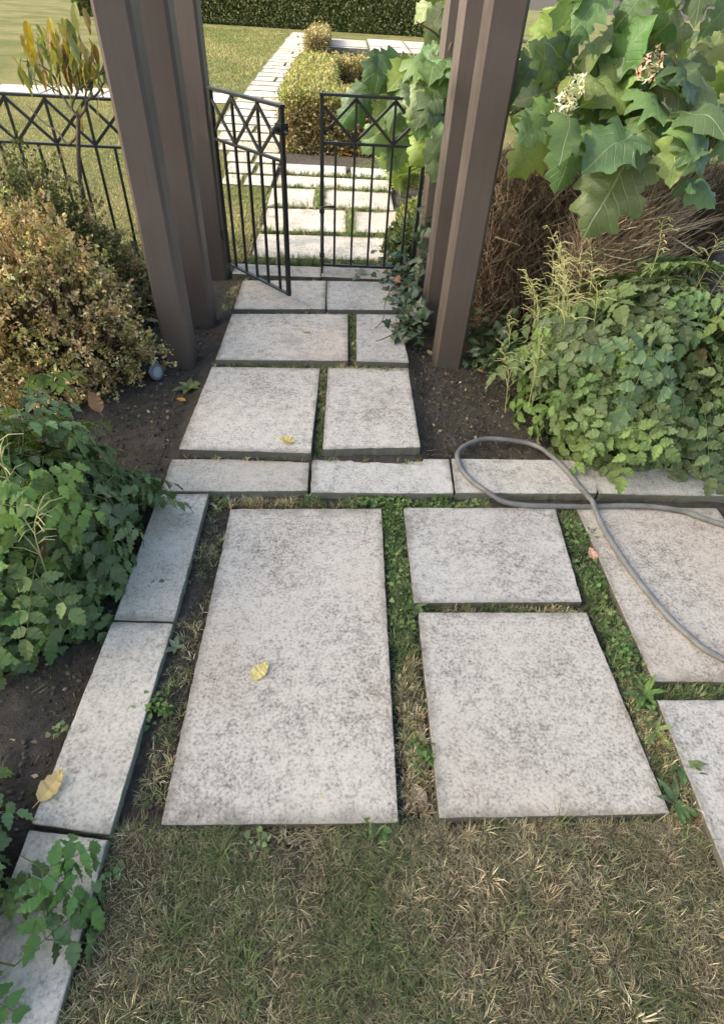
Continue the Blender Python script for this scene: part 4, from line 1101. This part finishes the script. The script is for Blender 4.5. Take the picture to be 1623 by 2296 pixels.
def turf(label, x0, x1, y0, y1, n, bias, Lr, hr, wd, bare=1.25, clip=None):
    xy = np.column_stack([rng.uniform(x0, x1, n), rng.uniform(y0, y1, n)])
    keep_ = (sn(xy[:, 0] + 3, xy[:, 1], 6.0, 9) + .3 * rng.standard_normal(n)) < bare
    if clip is not None: keep_ &= clip(xy)
    xy = xy[keep_]; xy, ang, k, c, hs = tufted(xy, 14); b = bias(c) if callable(bias) else bias
    C = turf_cols(c, b)[k] * rng.uniform(.6, 1.35, (len(k), 1)); sw = rng.random(len(k)) < .25; C[sw] = turf_cols(xy[sw], 0); C *= 1.22
    o = obj('grass', blades(len(xy), xy, Lr, hr, wd, C, ang=ang, hs=hs), M['blade']); return tag(o, label, 'grass', kind='stuff')


turf('dry brown and green lawn grass along the bottom of the picture', -.545, 2.1, -.55, .497, 230000, lambda p: -.05 - .45 * np.clip(p[:, 0], -.2, 1), (.012, .050), (.008, .034), .0016, .62,
     clip=lambda p: ~((p[:, 0] > 1.0) & (p[:, 0] < 1.67) & (p[:, 1] > .30)))
turf('longer grass tufts standing out of the dry front lawn', -.5, 2.0, -.4, .50, 7000, lambda p: .9 - .8 * p[:, 0], (.02, .06), (.03, .055), .0024, -.1,
     clip=lambda p: ~((p[:, 0] > 1.0) & (p[:, 0] < 1.67) & (p[:, 1] > .30)))


n = 60000; xy = np.column_stack([rng.uniform(-.54, 2.0, n), rng.uniform(-.5, .49, n)]); xy = xy[~((xy[:, 0] > 1.0) & (xy[:, 0] < 1.67) & (xy[:, 1] > .30))]; n = len(xy)
tag(obj('thatch', blades(n, xy, (.008, .035), (.001, .007), .0016, pick([(.30, .245, .155), (.20, .16, .10), (.42, .36, .24), (.13, .105, .065)], n), .014), M['blade']), 'matted dead straw lying between the blades of the front lawn', 'grass', kind='stuff')


def joint(label, boxes, dens, bias, Lr=(.006, .032), hr=(.010, .036), wd=.0020, bare=1.0):
    XY = []
    for (a, b, c_, d) in boxes:
        n = int((c_ - a) * (d - b) * dens); XY.append(np.column_stack([rng.uniform(a, c_, n), rng.uniform(b, d, n)]))
    xy = np.vstack(XY); xy = xy[(sn(xy[:, 0] + 5, xy[:, 1], 7.0, 4) + .35 * rng.standard_normal(len(xy))) < bare]
    xy, ang, k, c, hs = tufted(xy, 9); b = bias(c) if callable(bias) else bias
    C = turf_cols(c, b)[k] * rng.uniform(.75, 1.3, (len(k), 1)) * 1.5
    o = obj('grass', blades(len(xy), xy, Lr, hr, wd, C, ang=ang, hs=hs), M['blade']); return tag(o, label, 'grass', kind='stuff')


joint('green grass filling the joint between the largest slab and the two beside it', [(.205, .52, .285, 1.71)], 95000, lambda p: -.2 + 2.2 * (p[:, 1] - .75), wd=.0022, bare=.75)
joint('grass and clover in the slanting joint beside the right hand slabs', [(.935, .40, 1.022, 1.72)], 85000, lambda p: .6 + 1.0 * (p[:, 1] - .8), wd=.0022, bare=.7)
joint('short grass in the cross joint between the two middle slabs', [(.30, 1.180, .92, 1.203)], 70000, .2, bare=.8)
joint('short grass in the joint left of the hose end, between right hand slabs', [(1.03, .850, 1.66, .898)], 70000, .9, bare=.9)
joint('patchy grass and clover along the edging below the path', [(-.50, 1.70, .13, 1.745), (.13, 1.71, .66, 1.750)], 60000, lambda p: .3 + 2.2 * np.clip(p[:, 0], -.4, .45), bare=.75)
joint('sparse dry grass in the earthy strip left of the largest slab', [(-.515, .48, -.435, 1.72)], 22000, -.15, (.008, .035), (.006, .028), .0018, .0)
joint('low moss and grass filling the narrow joints of the path before the gate', [(-.66, 2.70, .38, 2.74), (-.09, 2.0, -.052, 2.7), (-.62, 3.315, .38, 3.35), (.072, 2.77, .108, 3.3)], 90000, .5, (.003, .010), (.005, .016), .0022, 3.0)
joint('tufts of grass in the joints of the path rows before the gate', [(-.66, 2.705, .38, 2.735), (-.085, 2.0, -.055, 2.7), (-.68, 1.965, .39, 1.985), (-.62, 3.32, .38, 3.345), (.075, 2.76, .105, 3.3), (-.62, 3.785, .42, 3.84)], 30000, .2, (.006, .02), (.008, .022), .002, .45)
joint('short grass on the soil left of the path between the posts and slabs', [(-.74, 3.36, -.64, 3.75)], 22000, .1, (.006, .02), (.008, .022), .002, .6)

# sunlit lawn and joints beyond the gate
n = 90000; xy = np.column_stack([rng.uniform(-4.6, -.63, n), 4.15 + 7.4 * rng.random(n) ** 1.5]); xl = np.interp(xy[:, 1], [4, 6, 6.05, 6.6, 7.3, 8.2, 9, 24], [-.65, -.65, -1.14, -1.2, -1.36, -1.54, -1.62, -1.68])
xy = xy[(xy[:, 0] < xl) & (xy[:, 0] > -1.1 - (xy[:, 1] - 3) * .62) & ((xy[:, 1] < 10.3 + (xy[:, 0] + 1.7) * .1))]; n = len(xy)
t = sn(xy[:, 0], xy[:, 1], 1.6) + .5 * rng.standard_normal(n)
C = np.where((t > .1)[:, None], pick([(.17, .20, .065), (.13, .165, .05), (.21, .22, .08)], n), pick([(.34, .30, .14), (.28, .25, .11), (.40, .36, .19)], n))
tag(obj('grass', blades(n, xy, (.012, .045), (.018, .04), .0055, C), M['blade']), 'sunlit yellow green lawn grass behind the iron fence', 'grass', kind='stuff')
n = 34000; xy = np.column_stack([rng.uniform(-6.5, -1.72, n), rng.uniform(11.4, 24, n)]); xy = xy[(xy[:, 0] > -1.3 - (xy[:, 1] - 3) * .30)]; n = len(xy)
t = sn(xy[:, 0], xy[:, 1], 1.1, 4) + .5 * rng.standard_normal(n); C = np.where((t > .1)[:, None], pick([(.19, .215, .075), (.15, .18, .06)], n), pick([(.36, .32, .15), (.29, .26, .12)], n))
tag(obj('grass', blades(n, xy, (.02, .06), (.03, .06), .012, C), M['blade']), 'lawn grass in the far distance beyond the crossing path', 'grass', kind='stuff')
joint('sunlit grass growing in the slab joints beyond the gate', [(-.62, 4.05, .42, 4.15), (-.62, 4.68, .45, 4.72), (.06, 4.75, .12, 5.35), (-.62, 5.33, .45, 5.38), (-.225, 5.38, -.145, 5.97), (-.63, 5.95, .45, 6.01), (-.60, 6.41, .5, 6.46)], 38000, .9, (.01, .04), (.035, .075), .004, 3.0)
XY = []
for yv in np.arange(6.0, 15, .25):
    xa = np.interp(yv, [6, 6.6, 7.3, 8.2, 9, 24], [-1.12, -1.18, -1.34, -1.52, -1.60, -1.66]); m_ = 260
    XY.append(np.column_stack([rng.uniform(xa - .08, -.66, m_), yv + rng.uniform(0, .25, m_)]))
xy = np.vstack(XY); n = len(xy)
tag(obj('grass', blades(n, xy, (.01, .03), (.02, .05), .006, pick([(.22, .24, .08), (.30, .28, .12), (.15, .18, .06)], n), .0), M['blade']), 'thin grass in the joints of the far stone path', 'grass', kind='stuff')


# clover and small weeds
def weeds(name, label, spots, rad, nleaf, size, pal, cat='weed'):
    for i, (px, py, z, lab) in enumerate(spots):
        c_ = at(px, py, z); n = nleaf
        P = np.column_stack([rng.normal(0, rad, n), rng.normal(0, rad, n), rng.uniform(.004, .022, n)]); N = nrm(np.array([0, 0, 1.0]) + .5 * rng.standard_normal((n, 3)))
        X = nrm(np.cross(N, rng.standard_normal((n, 3)))); Y = np.cross(N, X); s = size * rng.uniform(.6, 1.3, (n, 1))
        tv = [(0, 0, 0)] + [(.5 * math.cos(a), .5 * math.sin(a) , .06 * math.cos(3 * a)) for a in np.arange(9) * 2 * math.pi / 9]; tv = [(x_ * (1 + .25 * math.cos(3 * k * 2 * math.pi / 9)), y_ * (1 + .25 * math.cos(3 * k * 2 * math.pi / 9)), z_) for k, (x_, y_, z_) in enumerate(tv)]
        tf = [(0, k + 1, (k + 1) % 9 + 1) for k in range(9)]
        o = obj(name, scatter(name, tv, tf, P, X * s, Y * s, N * s, pick(pal, n)), M['small_leaf'], loc=c_); tag(o, lab, cat, label, 'stuff')


CLV = [(.11, .19, .05), (.09, .155, .045), (.15, .22, .075)]
weeds('clover', 'patches of clover in the joints', [(880, 1125, -.018, 'clover patch in the joint below the edging, above the grassy joint'), (872, 1180, -.018, 'clover patch at the top of the grassy joint beside the largest slab'), (985, 1118, -.018, 'clover patch under the edging joint, left of the hose loop'),
      (1330, 1300, -.018, 'bright clover patch in the joint right of the upper middle slab'), (1315, 1200, -.018, 'clover patch near the top of the slanting joint'), (1405, 1475, -.018, 'clover patch in the slanting joint beside the lower middle slab'),
      (948, 1695, -.020, 'round clover tuft in the joint left of the lower middle slab'), (348, 1590, -.020, 'clover tuft against the left edging stone'), (820, 1105, -.018, 'clover along the edging just left of the grassy joint')], .026, 70, .014, CLV)
weeds('clover', 'scraps of clover in the soil', [(140, 1640, -.012, 'tiny pale clover sprig in the dark soil on the left'), (700, 1118, -.018, 'pale clover scrap in the soil under the middle edging stone'), (130, 1440, -.012, 'pale clover tuft in the soil below the left green plant'), (590, 1890, -.020, 'clover scrap in the lawn below the left corner of the largest slab'),
      (1190, 1085, -.012, 'clover beside the hose where it crosses the edging'), (348, 1310, -.020, 'small clover leaves in the earthy strip beside the left edging'), (500, 1130, -.020, 'small clover leaves by the top left corner of the largest slab'), (250, 1960, -.020, 'small clover leaves in the lawn beside the left edging')], .016, 16, .015, [(.20, .26, .12), (.14, .2, .08)])


XY = np.vstack([np.column_stack([rng.uniform(.205, .285, 520), 1.72 - .62 * rng.random(520) ** 1.4]), np.column_stack([rng.uniform(.94, 1.02, 420), rng.uniform(.75, 1.70, 420)]), np.column_stack([rng.uniform(.10, .62, 420), rng.uniform(1.712, 1.748, 420)])]); n = len(XY)
XY = XY[rng.random(n) < .5]; n = len(XY)
P = np.column_stack([XY, g_height(XY[:, 0], XY[:, 1]) + rng.uniform(.012, .034, n)]); N = nrm(np.array([0, 0, 1.0]) + .45 * rng.standard_normal((n, 3))); X = nrm(np.cross(N, rng.standard_normal((n, 3)))); Y = np.cross(N, X); sz = .0062 * rng.uniform(.5, 1.5, (n, 1))
tv = [(0, 0, 0)] + [(math.cos(a) * (1 + .3 * math.cos(3 * a)), math.sin(a) * (1 + .3 * math.cos(3 * a)), .1) for a in np.arange(9) * 2 * math.pi / 9]
tag(obj('clover', scatter('clover', tv, [(0, k + 1, (k + 1) % 9 + 1) for k in range(9)], P, X * sz, Y * sz, N * sz, pick([(.16, .25, .075), (.12, .20, .06), (.20, .28, .10)], n)), M['small_leaf']), 'small clover leaves strewn through the green joints between the slabs', 'clover', kind='stuff')


def rosette(label, px, py, z, n, L, colr, wid=.2, el=25):
    c_ = at(px, py, z); root = thing('weed', label, 'weed', tuple(c_), 0, 'broad leaved weeds')
    v, f = leaflet(1, wid, 6, .1, .2, .35); me = bpy.data.meshes.new('weed_leaf'); me.from_pydata(v, [], f); a = me.color_attributes.new('col', 'FLOAT_COLOR', 'POINT'); a.data.foreach_set('color', np.tile(np.array([*colr, 1], np.float32), len(v))); me.materials.append(M['leaf']); me.update()
    for i in range(n):
        az = 6.28 * i / n + rng.normal(0, .3); e = R(el + rng.normal(0, 9)); obj('leaf', me, None, root, mtx=axes_matrix((0, 0, .004), (math.cos(az) * math.cos(e), math.sin(az) * math.cos(e), math.sin(e)), (-math.cos(az) * .4, -math.sin(az) * .4, 1), L * rng.uniform(.7, 1.15)))


rosette('pale green weed rosette at the foot of the front left post', 425, 872, -.0, 8, .085, (.20, .24, .085), .24)
rosette('dandelion weed in the slanting joint near its middle', 1395, 1432, -.020, 7, .075, (.10, .16, .06))
rosette('weed with long leaves in the joint beside the hose end', 1440, 1560, -.020, 6, .085, (.15, .22, .08), .13, 40)
rosette('weed leaves at the lower left corner of the upper middle slab', 932, 1362, -.020, 6, .055, (.12, .19, .07), .22, 35)
rosette('weed leaves at the bottom corner of the lower middle slab', 1510, 1800, -.020, 6, .075, (.11, .17, .06), .16, 35)
rosette('weed sprout in the slanting joint above the bottom right slab', 1465, 1640, -.020, 5, .07, (.22, .28, .09), .13, 45)
rosette('small weed between the lawn and the corner of the largest slab', 850, 1858, -.020, 5, .05, (.11, .17, .06), .25, 30)
rosette('weed at the bottom right end of the slanting joint', 1520, 1720, -.022, 6, .07, (.10, .16, .055), .16, 35)
rosette('small weed in the earthy strip left of the largest slab', 395, 1455, -.022, 5, .045, (.22, .27, .17), .22, 35)
rosette('green tuft on the soil just above the left end of the edging', 560, 1015, .0, 4, .03, (.12, .18, .07), .2, 35)

# bits of dead twig and straw on the soil
n = 2600; xy = np.vstack([np.column_stack([rng.uniform(-1.6, -.76, n), rng.uniform(.1, 3.3, n)]), np.column_stack([rng.uniform(.42, 1.1, n // 2), rng.uniform(2.02, 3.0, n // 2)])]); n = len(xy)
P = np.column_stack([xy, g_height(xy[:, 0], xy[:, 1]) + .003]); a = rng.uniform(0, 6.28, n); D = np.column_stack([np.cos(a), np.sin(a), .12 * rng.standard_normal(n)])
tag(obj('litter', strips(P, D, rng.uniform(.008, .05, (n, 1)) ** 1.0, .0025, pick([(.16, .13, .10), (.10, .08, .06), (.24, .20, .15), (.06, .05, .04)], n), .1), M['twig']), 'bits of dead twig and straw strewn on the dark soil', 'litter', kind='stuff')


n = 5200; xy = np.vstack([np.column_stack([rng.uniform(-1.5, -.76, n), rng.uniform(.1, 3.3, n)]), np.column_stack([rng.uniform(.42, 1.15, n // 2), rng.uniform(2.02, 3.1, n // 2)]), np.column_stack([rng.uniform(-.52, -.43, 500), rng.uniform(.5, 1.72, 500)]), np.column_stack([rng.uniform(.20, .29, 300), rng.uniform(.5, 1.0, 300)])]); n = len(xy)
g_ = (1 + 5 ** .5) / 2; IV = nrm(np.array([(-1, g_, 0), (1, g_, 0), (-1, -g_, 0), (1, -g_, 0), (0, -1, g_), (0, 1, g_), (0, -1, -g_), (0, 1, -g_), (g_, 0, -1), (g_, 0, 1), (-g_, 0, -1), (-g_, 0, 1)], float))
IF = [(0, 11, 5), (0, 5, 1), (0, 1, 7), (0, 7, 10), (0, 10, 11), (1, 5, 9), (5, 11, 4), (11, 10, 2), (10, 7, 6), (7, 1, 8), (3, 9, 4), (3, 4, 2), (3, 2, 6), (3, 6, 8), (3, 8, 9), (4, 9, 5), (2, 4, 11), (6, 2, 10), (8, 6, 7), (9, 8, 1)]
sz = (.0022 + .007 * rng.random(n) ** 3.5)[:, None]; P = np.column_stack([xy, g_height(xy[:, 0], xy[:, 1])]) + [0, 0, .001]
X = nrm(rng.standard_normal((n, 3))); Y = nrm(np.cross(X, rng.standard_normal((n, 3)))); Z = np.cross(X, Y)
tag(obj('clods', scatter('clods', IV, IF, P, X * sz * 1.3, Y * sz, Z * sz * .8, pick([(.075, .062, .05), (.11, .095, .08), (.055, .045, .037), (.20, .18, .155)], n, [4, 3, 3, .5])), M['twig']), 'crumbs of earth and small stones on the dark soil', 'soil', kind='stuff')
n = 420; xy = np.vstack([np.column_stack([rng.uniform(-1.5, -.78, n), rng.uniform(.1, 3.3, n)]), np.column_stack([rng.uniform(.45, 1.15, n // 2), rng.uniform(2.05, 3.1, n // 2)])]); n = len(xy)
P = np.column_stack([xy, g_height(xy[:, 0], xy[:, 1]) + .006])
tag(obj('litter', shrub_leaves(P, rng.standard_normal((n, 3)) * [1, 1, .15], .02, pick([(.30, .22, .13), (.20, .13, .08), (.42, .36, .22), (.13, .10, .07)], n)), M['small_leaf']), 'shrivelled leaf scraps scattered over the soil beside the path', 'litter', kind='stuff')


# ------------------------------------------------------------------ the tree whose shade lies over the foreground (left of the picture)
def big_tree(label, base, hc, r, n, size, seed, cz=None):
    root = thing('shade_tree', label, 'tree', base); rr = np.random.default_rng(seed)
    mb = MB(); q = smooth_path([(0, 0, -.1), (.05, .04, 1.5), (-.022, .1, hc * .62), (.05, 0, hc)], 6); mb.tube(q, np.linspace(.24, .10, len(q)), 12); obj('trunk', mb.mesh('trunk', True), M['bark'], root)
    for i in range(12):
        a = i * 2.4; z0 = hc * (.45 + .3 * rr.random()); e = np.array([math.cos(a) * r[0] * .75, math.sin(a) * r[1] * .75, hc + r[2] * rr.uniform(-.35, .5)])
        mb = MB(); q = smooth_path([(0, 0, z0), e * .45 + np.array([0, 0, z0 * .45]), e], 6); mb.tube(q, np.linspace(.09, .02, len(q)), 7); obj('limb', mb.mesh('limb', True), M['bark'], root)
    cl = nrm(rr.standard_normal((260, 3))) * (rr.random((260, 1)) ** .45) * np.array(r) * .92; k = rr.integers(0, 260, n)
    P = cl[k] + rr.normal(0, .34, (n, 3)) + [0, 0, hc]; N = nrm(rr.standard_normal((n, 3)) + [0, 0, .5])
    o = obj('crown', shrub_leaves(P, N, size, pick([(.06, .10, .03), (.08, .125, .035), (.05, .08, .025)], n)), M['small_leaf'], root); o['kind'] = 'stuff'


big_tree('broad shade tree standing on the lawn left of the picture', (-12.1, -1.0, -.06), 6.6, (3.4, 3.4, 2.0), 50000, .20, 5)
big_tree('unseen tree behind the viewer, added to block sky light', (.6, -5.2, -.06), 5.4, (3.4, 2.4, 2.2), 40000, .20, 8)  # added out of view to hold back sky light and darken the posts
